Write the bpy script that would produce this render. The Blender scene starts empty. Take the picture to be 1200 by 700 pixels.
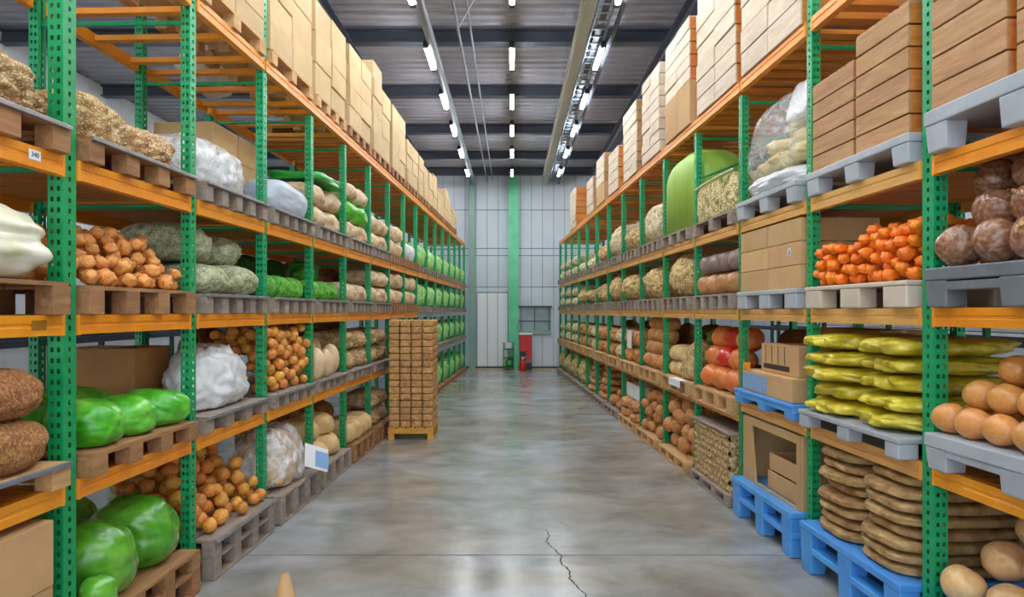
import bpy, bmesh, math, random
from mathutils import Vector, Matrix, Euler, noise

rnd = random.Random(7)
scene = bpy.context.scene
COL = scene.collection
PI = math.pi

# ------------------------------------------------------------------ colours and materials
def lin(h):
    if isinstance(h, str):
        v = [int(h[i:i + 2], 16) / 255 for i in (0, 2, 4)]
    else:
        v = list(h)
    return tuple((c / 12.92 if c <= .04045 else ((c + .055) / 1.055) ** 2.4) for c in v) + (1,)

MATS = {}
def base_mat(name):
    m = bpy.data.materials.new(name)
    m.use_nodes = True
    nt = m.node_tree
    b = nt.nodes['Principled BSDF']
    return m, nt, b

def N(nt, t, **kw):
    n = nt.nodes.new(t)
    for k, v in kw.items():
        if k.startswith('i_'):
            n.inputs[k[2:].replace('_', ' ')].default_value = v
        else:
            setattr(n, k, v)
    return n

def ramp(nt, cols, pos=None):
    r = nt.nodes.new('ShaderNodeValToRGB')
    e = r.color_ramp.elements
    k = len(cols)
    while len(e) < k:
        e.new(.5)
    for i, c in enumerate(cols):
        e[i].position = pos[i] if pos else i / (k - 1)
        e[i].color = lin(c)
    return r

def mat(name, cols, scale=6, rough=.6, bump=.25, pos=None, var=.12, stretch=(1, 1, 1), detail=4, kind='noise', metal=0,
        spec=.5, coat=0, dist=.02, sss=0, hue=.005):
    """Procedural surface: colour from noise/voronoi in object space, a little per-object variation, bump."""
    if name in MATS:
        return MATS[name]
    m, nt, b = base_mat(name)
    L = nt.links.new
    tc = N(nt, 'ShaderNodeTexCoord')
    oi = N(nt, 'ShaderNodeObjectInfo')
    mp = N(nt, 'ShaderNodeMapping')
    mp.inputs['Scale'].default_value = stretch
    ad = N(nt, 'ShaderNodeVectorMath', operation='ADD')
    mu = N(nt, 'ShaderNodeMath', operation='MULTIPLY')
    mu.inputs[1].default_value = 37.0
    L(oi.outputs['Random'], mu.inputs[0])
    L(tc.outputs['Object'], ad.inputs[0])
    L(mu.outputs[0], ad.inputs[1])
    L(ad.outputs[0], mp.inputs['Vector'])
    if kind == 'noise':
        t = N(nt, 'ShaderNodeTexNoise')
        t.inputs['Scale'].default_value = scale
        t.inputs['Detail'].default_value = detail
        t.inputs['Roughness'].default_value = .6
        fac = t.outputs[0]
    elif kind == 'voronoi':
        t = N(nt, 'ShaderNodeTexVoronoi')
        t.inputs['Scale'].default_value = scale
        fac = t.outputs['Color']
    elif kind == 'net':
        t = N(nt, 'ShaderNodeTexVoronoi', feature='DISTANCE_TO_EDGE')
        t.inputs['Scale'].default_value = scale
        t2 = N(nt, 'ShaderNodeTexNoise')
        t2.inputs['Scale'].default_value = scale * .35
        t2.inputs['Detail'].default_value = 3
        L(mp.outputs[0], t2.inputs['Vector'])
        a = N(nt, 'ShaderNodeMath', operation='MULTIPLY_ADD')
        L(t.outputs['Distance'], a.inputs[0])
        a.inputs[1].default_value = 1.1
        L(t2.outputs[0], a.inputs[2])
        s = N(nt, 'ShaderNodeMath', operation='SUBTRACT')
        L(a.outputs[0], s.inputs[0])
        s.inputs[1].default_value = .22
        fac = s.outputs[0]
    elif kind == 'wood':
        t = N(nt, 'ShaderNodeTexNoise')
        t.inputs['Scale'].default_value = scale
        t.inputs['Detail'].default_value = 6
        t.inputs['Distortion'].default_value = .6
        fac = t.outputs[0]
    L(mp.outputs[0], t.inputs['Vector'])
    r = ramp(nt, cols, pos)
    L(fac, r.inputs[0])
    out = r.outputs[0]
    if var:
        hs = N(nt, 'ShaderNodeHueSaturation')
        mr = N(nt, 'ShaderNodeMapRange')
        mr.inputs['To Min'].default_value = 1 - var
        mr.inputs['To Max'].default_value = 1 + var
        L(oi.outputs['Random'], mr.inputs['Value'])
        L(mr.outputs[0], hs.inputs['Value'])
        mh = N(nt, 'ShaderNodeMapRange')
        mh.inputs['To Min'].default_value = .5 - hue
        mh.inputs['To Max'].default_value = .5 + hue
        fr = N(nt, 'ShaderNodeMath', operation='FRACT')
        m7 = N(nt, 'ShaderNodeMath', operation='MULTIPLY')
        m7.inputs[1].default_value = 7.3
        L(oi.outputs['Random'], m7.inputs[0])
        L(m7.outputs[0], fr.inputs[0])
        L(fr.outputs[0], mh.inputs['Value'])
        L(mh.outputs[0], hs.inputs['Hue'])
        L(out, hs.inputs['Color'])
        out = hs.outputs[0]
    L(out, b.inputs['Base Color'])
    b.inputs['Roughness'].default_value = rough
    b.inputs['Metallic'].default_value = metal
    b.inputs['Specular IOR Level'].default_value = spec
    if coat:
        b.inputs['Coat Weight'].default_value = coat
        b.inputs['Coat Roughness'].default_value = .15
    if sss:
        b.inputs['Subsurface Weight'].default_value = sss
        b.inputs['Subsurface Scale'].default_value = .05
    if bump:
        bp = N(nt, 'ShaderNodeBump')
        bp.inputs['Strength'].default_value = bump
        bp.inputs['Distance'].default_value = dist
        L(fac, bp.inputs['Height'])
        L(bp.outputs[0], b.inputs['Normal'])
    MATS[name] = m
    return m

def emit(name, col, s):
    m, nt, b = base_mat(name)
    b.inputs['Base Color'].default_value = (.9, .9, .9, 1)
    b.inputs['Emission Color'].default_value = col
    b.inputs['Emission Strength'].default_value = s
    MATS[name] = m
    return m

def film(name, tint='F2F4F6', clear=.5, rough=.18, scale=7):
    """thin crumpled plastic film: part see-through, part milky"""
    m, nt, b = base_mat(name)
    L = nt.links.new
    tc = N(nt, 'ShaderNodeTexCoord')
    t = N(nt, 'ShaderNodeTexNoise')
    t.inputs['Scale'].default_value = scale
    t.inputs['Detail'].default_value = 5
    t.inputs['Distortion'].default_value = 1.4
    L(tc.outputs['Object'], t.inputs['Vector'])
    r = ramp(nt, [(1, 1, 1), (0, 0, 0)], [clear - .17, clear + .17])
    L(t.outputs[0], r.inputs[0])
    b.inputs['Base Color'].default_value = lin(tint)
    b.inputs['Roughness'].default_value = rough
    bp = N(nt, 'ShaderNodeBump')
    bp.inputs['Strength'].default_value = .6
    bp.inputs['Distance'].default_value = .03
    L(t.outputs[0], bp.inputs['Height'])
    L(bp.outputs[0], b.inputs['Normal'])
    tr = N(nt, 'ShaderNodeBsdfTransparent')
    mx = N(nt, 'ShaderNodeMixShader')
    s = N(nt, 'ShaderNodeMath', operation='MULTIPLY')
    s.inputs[1].default_value = .8
    L(r.outputs[0], s.inputs[0])
    L(s.outputs[0], mx.inputs[0])
    L(b.outputs[0], mx.inputs[1])
    L(tr.outputs[0], mx.inputs[2])
    L(mx.outputs[0], nt.nodes['Material Output'].inputs['Surface'])
    MATS[name] = m
    return m

GREEN = mat('green_paint', ['0A7248', '11985C', '1BAC6E'], 9, .38, .05, var=.05)
GREEND = mat('dark_green_paint', ['0A4A30', '0F6540'], 9, .45, .05, var=.05)
ORANGE = mat('orange_paint', ['D9780F', 'EF951C', 'F7A42E'], 7, .4, .08, var=.06)
TAN = mat('tan_beam_wood', ['C98B45', 'DDA45C', 'E8B873'], 5, .5, .15, stretch=(1, 6, 6), var=.05)
ORSLAT = mat('orange_deck_wood', ['A8560F', 'D07A1C', 'E79534'], 3, .55, .2, stretch=(7, 1, 5), var=.08, kind='wood')
PAL_BROWN = mat('pallet_wood_brown', ['6E4A2E', '9C7048', 'BD9367'], 4, .75, .3, stretch=(1, 6, 6), kind='wood', var=.1)
PAL_GREY = mat('pallet_wood_grey', ['6F625A', '94857A', 'B5A898'], 4, .75, .3, stretch=(1, 6, 6), kind='wood', var=.08)
PAL_LIGHT = mat('pallet_wood_light', ['A5794A', 'C79C68', 'DDB98A'], 4, .7, .25, stretch=(1, 6, 6), kind='wood', var=.08)
PAL_HONEY = mat('pallet_wood_honey', ['B87A28', 'D89A3E', 'E7B25A'], 4, .6, .2, stretch=(1, 6, 6), kind='wood', var=.08)
BLUE = mat('blue_plastic', ['3C86D2', '4E9CE8', '6CB4F6'], 4, .35, .05, var=.04)
GREYP = mat('grey_plastic', ['8D939B', 'A9AFB7', 'BCC2C8'], 4, .45, .06, var=.05)
GREYD = mat('dark_grey_plastic', ['55595F', '6C7178', '80868E'], 4, .5, .06, var=.05)
BEIGEP = mat('beige_plastic', ['B9AA98', 'CDBFAE', 'DDD2C4'], 4, .45, .06, var=.05)
STEEL = mat('galvanised_steel', ['80868C', 'A6ABB0', 'C2C6CA'], 14, .35, .06, metal=.7, var=.05)
CARTON = mat('cardboard', ['B08A5C', 'C39D6C', 'CFAB7C'], 3, .8, .1, var=.1, detail=3)
CARTONB = mat('brown_cardboard', ['9A6C3C', 'B3824E', 'C29460'], 3, .8, .1, var=.08, detail=3)
CARTONP = mat('pale_cardboard', ['B4946A', 'C6A97C', 'D2B88E'], 3, .75, .12, var=.08, detail=3)
TAPE = mat('parcel_tape', ['B58E60', 'C9A678'], 8, .3, .05, var=.05)
CRATE = mat('crate_wood', ['8A5F3B', 'B2875C', 'CBA67C'], 3.2, .7, .25, stretch=(1, 8, 8), kind='wood', var=.1)
CRATEO = mat('crate_end_wood', ['A05A1E', 'C87A32', 'DB944C'], 3.2, .65, .2, stretch=(8, 1, 8), kind='wood', var=.08)
CRATEP = mat('pale_crate_wood', ['B39B80', 'D2C0A8', 'E8DCCB'], 3, .65, .3, stretch=(1, 7, 7), kind='wood', var=.07)
WHITE = mat('white_paper', ['E4E6EA', 'F4F5F7'], 5, .6, .03, var=.02)
BLUEPRINT = mat('blue_print', ['4A6E9C', '7FA0C8', 'B9CCE2'], 60, .6, 0, var=0)
PRINTBLUE = mat('solid_blue_print', ['7FA8DC', '93B7E4'], 5, .6, 0, var=0)
DARK = mat('dark_print', ['2A211B', '3A2E26'], 20, .7, 0, var=0)
BLACK = mat('black_plastic', ['17181B', '232529'], 10, .4, .05, var=0)
RED = mat('red_paint', ['A80E18', 'C8141F', 'DC2530'], 5, .35, .03, var=.04)

NETBEIGE = mat('beige_net', ['7E5D36', 'B48F5E', 'D6B98A', 'EAD9B4'], 46, .8, .7, kind='net', pos=[.1, .35, .55, .85], var=.07)
NETBROWN = mat('brown_burlap', ['5E3316', '8C572C', 'B07C48', 'D8B88A'], 60, .75, .5, pos=[.25, .45, .6, .8], var=.08, detail=6)
NETGREEN = mat('green_grey_net', ['626A48', '949A74', 'B8BC98', 'DADCC4'], 60, .75, .6, kind='net', pos=[.1, .35, .55, .85], var=.06)
STRAW = mat('straw_net', ['7A5A2A', 'B6935A', 'D8BE82', 'F0E2B4'], 42, .8, .8, kind='net', pos=[.12, .34, .52, .8], var=.08)
STRAWW = mat('pale_straw_net', ['8A744C', 'C9B487', 'E6D9B4', 'F6EFD8'], 42, .8, .8, kind='net', pos=[.12, .32, .5, .75], var=.06)
BEIGESACK = mat('beige_sack', ['A98A62', 'C9AE88', 'DEC9A8', 'EBDDC4'], 9, .65, .35, pos=[.28, .45, .6, .78], var=.08)
PALESACK = mat('pale_root', ['B48E54', 'D6B47C', 'E7CFA0'], 7, .5, .2, var=.07)
PALETALL = mat('pale_squash', ['BE9358', 'DEC196', 'EFDDBE'], 5, .4, .12, var=.06)
BROWNLOAF = mat('brown_root', ['94582A', 'B97A42', 'D39B62', 'E4BC8A'], 10, .5, .3, pos=[.28, .45, .6, .78], var=.1)
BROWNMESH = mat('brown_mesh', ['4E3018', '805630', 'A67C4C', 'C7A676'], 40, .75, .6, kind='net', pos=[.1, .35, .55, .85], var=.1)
GREENBAG = mat('green_film', ['2C8A12', '4FB52A', '78D048', 'A6E47C'], 4.5, .3, .25, pos=[.25, .45, .62, .85], var=.06, coat=.3)
PEPPER = mat('pepper_skin', ['2E6F14', '4C9A22', '6FBB3C', '93D060'], 4, .25, .15, pos=[.25, .45, .62, .85], var=.06, coat=.5)
CABNET = mat('green_net', ['1F5E12', '3E9420', '68BE3C', 'A2DC6C'], 55, .6, .6, kind='net', pos=[.1, .32, .55, .85], var=.08)
CABPALE = mat('pale_green_net', ['5A9A3A', '8CCB64', 'B6E490', 'DEF4C6'], 40, .6, .5, kind='net', pos=[.1, .32, .55, .85], var=.08)
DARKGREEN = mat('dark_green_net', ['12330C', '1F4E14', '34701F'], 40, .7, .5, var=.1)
LIME = mat('lime_tarp', ['8CB83C', 'A2CC50', 'B4DA66'], 2.2, .45, .1, stretch=(2.5, 2.5, .3), var=0)
TARPGREEN = mat('green_tarp', ['157A2A', '249A3C', '3CB452'], 4, .3, .2, var=0)
POTATO = mat('potato_skin', ['A8601C', 'CF8430', 'E8A650', 'F2C47E'], 7, .42, .18, pos=[.25, .45, .6, .8], var=.16, hue=.015)
POTATOBR = mat('brown_potato_skin', ['9A5A2A', 'BC7C44', 'D89E64', 'E8BE8C'], 7, .45, .2, pos=[.25, .45, .6, .8], var=.12)
HEAPO = mat('orange_root_skin', ['B8601C', 'DE8C3C', 'F0B068', 'F8CE98'], 8, .45, .25, pos=[.25, .45, .6, .8], var=.12)
CARROT = mat('carrot_skin', ['D85C06', 'F07C14', 'FA9A30'], 9, .35, .2, var=.1)
EGG = mat('brown_egg_shell', ['BE7A3C', 'D8954F', 'E4AC6E'], 5, .32, .06, var=.06, coat=.2, hue=.004)
GOURD = mat('pale_gourd_skin', ['BE8E5A', 'D8AC78', 'E8C89C'], 4, .35, .1, var=.1, coat=.2)
ONION = mat('red_onion_skin', ['5E3A2A', '88593F', 'A97E60', 'CCAA8C'], 5, .26, .12, stretch=(1, 1, .35), pos=[.25, .45, .6, .82], var=.1, coat=.4)
ONIONNECK = mat('onion_neck', ['A87840', 'CFA468'], 12, .6, .3, var=.05)
YELLOW = mat('yellow_sack', ['8A7E14', 'B8A61C', 'DCCB3A', 'F6EEA4'], 5.5, .3, .35, pos=[.26, .42, .6, .8], var=.07, coat=.3)  # palest ramp stop paints whitish highlights into the yellow
FLATSACK = mat('brown_paper_sack', ['7A5A30', 'A27E4C', 'BC9866', 'D8BC90'], 10, .6, .45, pos=[.26, .45, .6, .8], var=.1)
PALECAB = mat('pale_cabbage_film', ['C8C088', 'E2DEB4', 'F4F2E0', 'FCFCF6'], 3.4, .35, .3, pos=[.25, .42, .56, .8], var=0, coat=.2)
WHITEBAG = mat('white_film', ['BCC0C4', 'DADDE0', 'F2F3F4'], 6, .3, .35, var=.03, coat=.2)
GREYBAG = mat('grey_film', ['8E98A8', 'AAB4C2', 'C4CCD6'], 4, .4, .25, var=.03)
TOMATO = mat('red_squash', ['9E1408', 'C8281A', 'DE4A30'], 4, .28, .06, var=.08, coat=.3)
ORSQUASH = mat('orange_squash', ['C0561E', 'DC7A3C', 'EA9A60'], 4, .3, .08, var=.08, coat=.2)
ROLLPURP = mat('purple_grey_roll', ['5E4A44', '86706A', 'A8948E'], 6, .45, .2, stretch=(3, 1, 1), var=.12)
ROLLBR = mat('orange_brown_roll', ['85502E', 'AE7848', 'C99A6E'], 6, .45, .2, stretch=(3, 1, 1), var=.12)
WICKER = mat('wicker', ['5A4020', '98784A', 'CBB084', 'E6D6B4'], 30, .7, .4, pos=[.25, .42, .6, .8], var=.05)
LOAF = mat('pressed_fibre', ['85582E', 'B4834C', 'CB9C66', 'E4C698'], 22, .7, .35, pos=[.22, .4, .6, .85], var=.10, hue=.006)
CAULI = mat('cream_root', ['B89A50', 'D8C284', 'EEE2B4'], 9, .5, .4, var=.1)
FILM = film('clear_film', clear=.70)
FILMW = film('milky_film', clear=.56, scale=5)

# ------------------------------------------------------------------ mesh building
def link(o):
    COL.objects.link(o)
    return o

def bm_mesh(name, bm, m, smooth=False):
    me = bpy.data.meshes.new(name)
    bm.to_mesh(me)
    bm.free()
    for mm in (m if isinstance(m, (list, tuple)) else [m]):
        me.materials.append(mm)
    if smooth:
        for p in me.polygons:
            p.use_smooth = True
    return me

def add_box(bm, x0, x1, y0, y1, z0, z1, bev=0, mi=0):
    r = bmesh.ops.create_cube(bm, size=1)
    vs = r['verts']
    for v in vs:
        v.co = Vector((x0 + (v.co.x + .5) * (x1 - x0), y0 + (v.co.y + .5) * (y1 - y0), z0 + (v.co.z + .5) * (z1 - z0)))
    fs = {f for v in vs for f in v.link_faces}
    if bev:
        es = {e for v in vs for e in v.link_edges}
        rr = bmesh.ops.bevel(bm, geom=list(es), offset=bev, segments=2, affect='EDGES', profile=.5)
        fs = set(rr['faces']) | {f for f in fs if f.is_valid}
    for f in fs:
        f.material_index = mi

CACHE = {}
def cached(fn):
    def w(*a, **k):
        key = (fn.__name__, repr(a), repr(sorted(k.items(), key=lambda t: t[0])))
        if key not in CACHE:
            CACHE[key] = fn(*a, **k)
        return CACHE[key]
    return w

@cached
def box_mesh(name, sx, sy, sz, m, bev=.004, ox=0., oy=0., oz=0.):
    bm = bmesh.new()
    add_box(bm, ox - sx / 2, ox + sx / 2, oy - sy / 2, oy + sy / 2, oz, oz + sz, bev)
    return bm_mesh(name, bm, m)

def fbm(p, o=3):
    return noise.fractal(p, 1.0, 2.0, o)

@cached
def blob(name, sx, sy, sz, m, sq=2.4, amp=.06, freq=1.6, lump=0, lfreq=3., crease=0, cfreq=2.2, sub=4, seed=0, flat=.12, taper=0,
         sqz=None, stretch=(1, 1, 1), lobes=0, neck=0):
    """one closed bag/root body: a squashed super-ellipsoid with soft sag, bulges and creases; origin at the middle of its base"""
    bm = bmesh.new()
    bmesh.ops.create_icosphere(bm, subdivisions=sub, radius=1)
    so = Vector((seed * 3.17, seed * 1.31 + 5, seed * 7.7))
    sqz = sqz or sq
    for v in bm.verts:
        p = v.co.normalized()
        q = (abs(p.x) ** sq + abs(p.y) ** sq) ** (sqz / sq) + abs(p.z) ** sqz
        r = q ** (-1 / sqz)
        ps = Vector((p.x * stretch[0], p.y * stretch[1], p.z * stretch[2]))
        d = amp * noise.noise(ps * freq + so) * 2
        if lump:
            ds, _ = noise.voronoi(ps * lfreq + so)
            d += lump * (min(1.0, (ds[1] - ds[0]) * 1.6) ** .6 - .55)
        if crease:
            n = abs(noise.noise(ps * cfreq + so * 1.7)) + .5 * abs(noise.noise(ps * cfreq * 2.3 + so))
            d += crease * (.45 - n) * -1.2
        if lobes:
            a = math.atan2(p.z, p.x)
            d += .085 * (abs(math.cos(lobes * a / 2 + seed)) - .6) * math.sqrt(max(0, p.x ** 2 + p.z ** 2))
        c = p * r * (1 + d)
        if taper:
            k = 1 - taper * (c.z + 1) / 2
            c.x *= k
            c.y *= k
        if c.z < -1 + flat * 2:
            c.z = -1 + flat * 2 + (c.z + 1 - flat * 2) * .18
        v.co = c
    zs = [v.co.z for v in bm.verts]
    xs = [abs(v.co.x) for v in bm.verts]
    ys = [abs(v.co.y) for v in bm.verts]
    z0, z1, mx, my = min(zs), max(zs), max(xs), max(ys)
    for v in bm.verts:
        v.co = Vector((v.co.x / mx * sx / 2, v.co.y / my * sy / 2, (v.co.z - z0) / (z1 - z0) * sz))
    return bm_mesh(name, bm, m, True)

@cached
def ball(name, m, ax=1., ay=1., az=1., amp=.05, freq=1.4, seed=0, sub=3, egg=0, neck=0):
    """unit-radius vegetable centred on its origin"""
    bm = bmesh.new()
    bmesh.ops.create_icosphere(bm, subdivisions=sub, radius=1)
    so = Vector((seed * 2.3, seed * 5.1, seed * 1.7))
    for v in bm.verts:
        p = v.co.normalized()
        r = 1 + amp * (noise.noise(p * freq + so) * 2 - .2)
        c = p * r
        if egg:
            k = 1 - egg * p.x
            c.y *= k
            c.z *= k
        if neck:
            c.z += neck * max(0, p.z - .8) * 5
        v.co = Vector((c.x * ax, c.y * ay, c.z * az))
    return bm_mesh(name, bm, m, True)

@cached
def grooved(name, sx, sy, h, n, gap, depth, m, along='y', both=False):
    """one slab of n boards with grooves between them; boards run along `along`"""
    L = sx if along == 'y' else sy
    W = sy if along == 'y' else sx
    w = (L - (n - 1) * gap) / n
    top = []
    x = -L / 2
    for i in range(n):
        top += [(x, h), (x + w, h)]
        if i < n - 1:
            top += [(x + w, h - depth), (x + w + gap, h - depth)]
        x += w + gap
    bot = []
    if both:
        x = -L / 2
        for i in range(n):
            bot += [(x, 0), (x + w, 0)]
            if i < n - 1:
                bot += [(x + w, depth), (x + w + gap, depth)]
            x += w + gap
    else:
        bot = [(t[0], 0) for t in top]
    bm = bmesh.new()
    def V(a, y, z):
        return bm.verts.new((a, y, z) if along == 'y' else (y, a, z))
    T0 = [V(a, -W / 2, z) for a, z in top]; T1 = [V(a, W / 2, z) for a, z in top]
    B0 = [V(a, -W / 2, z) for a, z in bot]; B1 = [V(a, W / 2, z) for a, z in bot]
    k = len(top)
    for i in range(k - 1):
        bm.faces.new((T0[i], T0[i + 1], T1[i + 1], T1[i]))
        bm.faces.new((B0[i], B1[i], B1[i + 1], B0[i + 1]))
        for a, b in ((T0, B0), (T1, B1)):
            try:
                bm.faces.new((a[i], b[i], b[i + 1], a[i + 1]))
            except ValueError:
                pass
    bm.faces.new((T0[0], T1[0], B1[0], B0[0]))
    bm.faces.new((T0[-1], B0[-1], B1[-1], T1[-1]))
    bmesh.ops.remove_doubles(bm, verts=bm.verts, dist=1e-5)
    bmesh.ops.recalc_face_normals(bm, faces=bm.faces)
    return bm_mesh(name, bm, m)

def tube(bm, pts, r, seg=8):
    rings = []
    for i, p in enumerate(pts):
        p = Vector(p)
        d = (Vector(pts[min(i + 1, len(pts) - 1)]) - Vector(pts[max(i - 1, 0)])).normalized()
        up = Vector((0, 0, 1)) if abs(d.z) < .9 else Vector((1, 0, 0))
        a = d.cross(up).normalized(); b = d.cross(a)
        rings.append([bm.verts.new(p + (a * math.cos(t) + b * math.sin(t)) * r) for t in [2 * PI * k / seg for k in range(seg)]])
    for A, B in zip(rings, rings[1:]):
        for k in range(seg):
            bm.faces.new((A[k], A[(k + 1) % seg], B[(k + 1) % seg], B[k]))
    bm.faces.new(rings[0][::-1]); bm.faces.new(rings[-1])

# ------------------------------------------------------------------ things
def setp(o, label=None, cat=None, group=None, kind=None):
    if label and len(label.split()) > 16: print('LONG', label)
    if label: o['label'] = label
    if cat: o['category'] = cat
    if group: o['group'] = group
    if kind: o['kind'] = kind
    return o

def child(name, me, parent, loc=(0, 0, 0), rot=(0, 0, 0), label=None, scale=None):
    o = bpy.data.objects.new(name, me)
    link(o)
    o.parent = parent
    o.location = loc
    o.rotation_euler = rot
    if scale: o.scale = scale
    if label: o['label'] = label
    return o

def struct(name, me):
    o = link(bpy.data.objects.new(name, me))
    o['kind'] = 'structure'
    return o

class Side:
    def __init__(s, name, ox, oy, ang, bay, depth):
        s.name, s.o, s.bay, s.depth = name, Vector((ox, oy)), bay, depth
        if name == 'left':
            s.u = Vector((math.sin(ang), math.cos(ang))); s.v = Vector((-math.cos(ang), math.sin(ang)))
            s.rz = PI / 2 - ang; s.sx = 1
        else:
            s.u = Vector((-math.sin(ang), math.cos(ang))); s.v = Vector((math.cos(ang), math.sin(ang)))
            s.rz = -(PI / 2 - ang); s.sx = -1
    def P(s, u, v, z):
        p = s.o + s.u * u + s.v * v
        return Vector((p.x, p.y, z))

LEFT = Side('left', -2.37, 3.64, math.radians(2.26), 1.30, 1.2)
RIGHT = Side('right', 2.425, 3.96, math.radians(2.61), 1.435, 1.25)
TOPS = {'left': {0: 0, 1: 1.085, 2: 1.98, 3: 2.82, 4: 4.31}, 'right': {0: 0, 1: 1.11, 2: 2.02, 3: 2.89, 4: 4.31}}

ORD = 'first second third fourth fifth sixth seventh eighth ninth tenth eleventh twelfth thirteenth fourteenth fifteenth sixteenth'.split()
LEV = ['floor level', 'first shelf', 'second shelf', 'third shelf', 'top shelf']
def where(S, b, l):
    return f"{LEV[l]} before first {S.name} upright" if b < 0 else f"{LEV[l]} past {ORD[b]} {S.name} upright"

def put(S, name, cat, label, me, u, v, z, rz=0., rx=0., ry=0., scale=None, group=None):
    """a top-level thing in rack coordinates: u along the rack, v away from the aisle; me = mesh, or None for an Empty that gets parts"""
    o = link(bpy.data.objects.new(name, me))
    o.location = S.P(u, v, z)
    o.rotation_euler = Euler((rx, ry, 0)).to_matrix().to_euler() if not rz and False else (Matrix.Rotation(S.rz + rz, 3, 'Z') @ Euler((rx, ry, 0)).to_matrix()).to_euler()
    if scale is not None:
        o.scale = (scale,) * 3 if not isinstance(scale, tuple) else scale
    return setp(o, label, cat, group)

# --- pallets
def wood_pallet(S, b, l, u0, u1, v0, v1, z, h, m, what, nb=3, far=False, top=None, double=False, run=True):
    L, D = u1 - u0, v1 - v0
    tone = {PAL_BROWN: 'brown', PAL_GREY: 'weathered grey', PAL_LIGHT: 'light', PAL_HONEY: 'honey coloured'}[m]
    r = put(S, 'wooden_pallet', 'pallet', f"{tone} wooden pallet under {what}, {where(S, b, l)}", None, (u0 + u1) / 2, (v0 + v1) / 2, z + .002)
    th = .022
    child('top_deck', grooved('top_deck', L, D, th, 7, .02, .018, m, 'x'), r, (0, 0, h - th))
    if top:
        child('edge_strip', box_mesh('edge_strip', L + .01, .02, .024, top, .003), r, (0, -D / 2 - .011, h - th - .001), label='dark strip along the front edge')
    bh = h - 2 * th - .012
    if double:
        child('middle_deck', grooved('middle_deck', L, D, .02, 5, .08, .017, m, 'x'), r, (0, 0, h * .5))
    ys = (-D / 2 + .05, 0, D / 2 - .05) if not far else (-D / 2 + .05, D / 2 - .05)
    for yy in ys:
        for i in range(nb):
            xx = -L / 2 + .05 + (L - .1) * i / (nb - 1)
            if double:
                child('block', box_mesh('block', .115, .1, h * .5 - th, m, .004), r, (xx, yy, h * .5 + .02 - .001), scale=(1, 1, (h * .5 - th - .02) / (h * .5 - th)))
                child('block', box_mesh('block', .115, .1, h * .5 - th, m, .004), r, (xx, yy, th), scale=(1, 1, (h * .5 - th) / (h * .5 - th)))
            else:
                child('block', box_mesh('block', .13 if nb < 5 else .1, .1, h - 2 * th if run else h - th, m, .004), r, (xx, yy, th if run else 0))
        if run:
            child('bottom_board', box_mesh('bottom_board', L, .1, th, m, .003), r, (0, yy, 0))
    return r

def plastic_pallet(S, b, l, u0, u1, v0, v1, z, h, m, tone, what, feet=3, rail=True, lip=.05, taper=.9, fw=.085):
    L, D = u1 - u0, v1 - v0
    r = put(S, 'plastic_pallet', 'pallet', f"{tone} plastic pallet under {what}, {where(S, b, l)}", None, (u0 + u1) / 2, (v0 + v1) / 2, z + .002)
    bm = bmesh.new()
    add_box(bm, -L / 2, L / 2, -D / 2, D / 2, h - lip, h, .008)
    child('top_deck', bm_mesh('top_deck', bm, m), r)
    for yy in (-D / 2 + .07, 0, D / 2 - .07):
        for i in range(feet):
            xx = -L / 2 + fw + .006 + (L - 2 * fw - .012) * i / (feet - 1)
            bm = bmesh.new()
            add_box(bm, -fw, fw, -.065, .065, 0, h - lip + .001, .01)
            for v in bm.verts:
                if v.co.z < h * .4:
                    v.co.x *= taper; v.co.y *= taper
            child('foot', bm_mesh('foot', bm, m, False), r, (xx, yy, 0))
        if rail:
            child('rail', box_mesh('rail', L, .12, .05, m, .008), r, (0, yy, h * .42))
    return r

# --- cartons and crates
def carton(S, label, sx, sy, sz, m, u, v, z, rz=0., group=None, tape=True, name='cardboard_box'):
    r = put(S, name, 'box', label, None, u, v, z, rz, group=group)
    child('box_body', carton_mesh(sx, sy, sz, m), r)
    if tape:
        child('tape', box_mesh('tape', sx * 1.004, .05, .003, TAPE, 0), r, (0, 0, sz - .001))
        child('tape', box_mesh('tape', .003, .05, sz * .28, TAPE, 0), r, (sx / 2 + .0005, 0, sz * .72))
    return r

@cached
def carton_mesh(sx, sy, sz, m):
    bm = bmesh.new()
    add_box(bm, -sx / 2, sx / 2, -sy / 2, sy / 2, 0, sz, .007)
    return bm_mesh('box_body', bm, m)

def crate(S, label, sx, sy, sz, u, v, z, rz=0., group=None, lid=False, m=None, me=None):
    m = m or CRATE; me = me or CRATEO
    r = put(S, 'wooden_crate', 'crate', label, None, u, v, z, rz, group=group)
    t = .018
    g = .008
    child('bottom_board', box_mesh('crate_bottom', sx - 2 * t, sy - 2 * t, .015, m, 0), r, (0, 0, .002))
    for s in (-1, 1):
        child('side_board', box_mesh('crate_side', sx, t, sz - g, m, .004), r, (0, s * (sy / 2 - t / 2), 0))
        child('end_board', box_mesh('crate_end', t, sy - 2 * t, sz - g, me, .004), r, (s * (sx / 2 - t / 2), 0, 0))
    if lid:
        child('lid', grooved('crate_lid', sx - .01, sy - .01, .014, 5, .012, .009, m, 'y'), r, (0, 0, sz - g))
    return r

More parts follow.
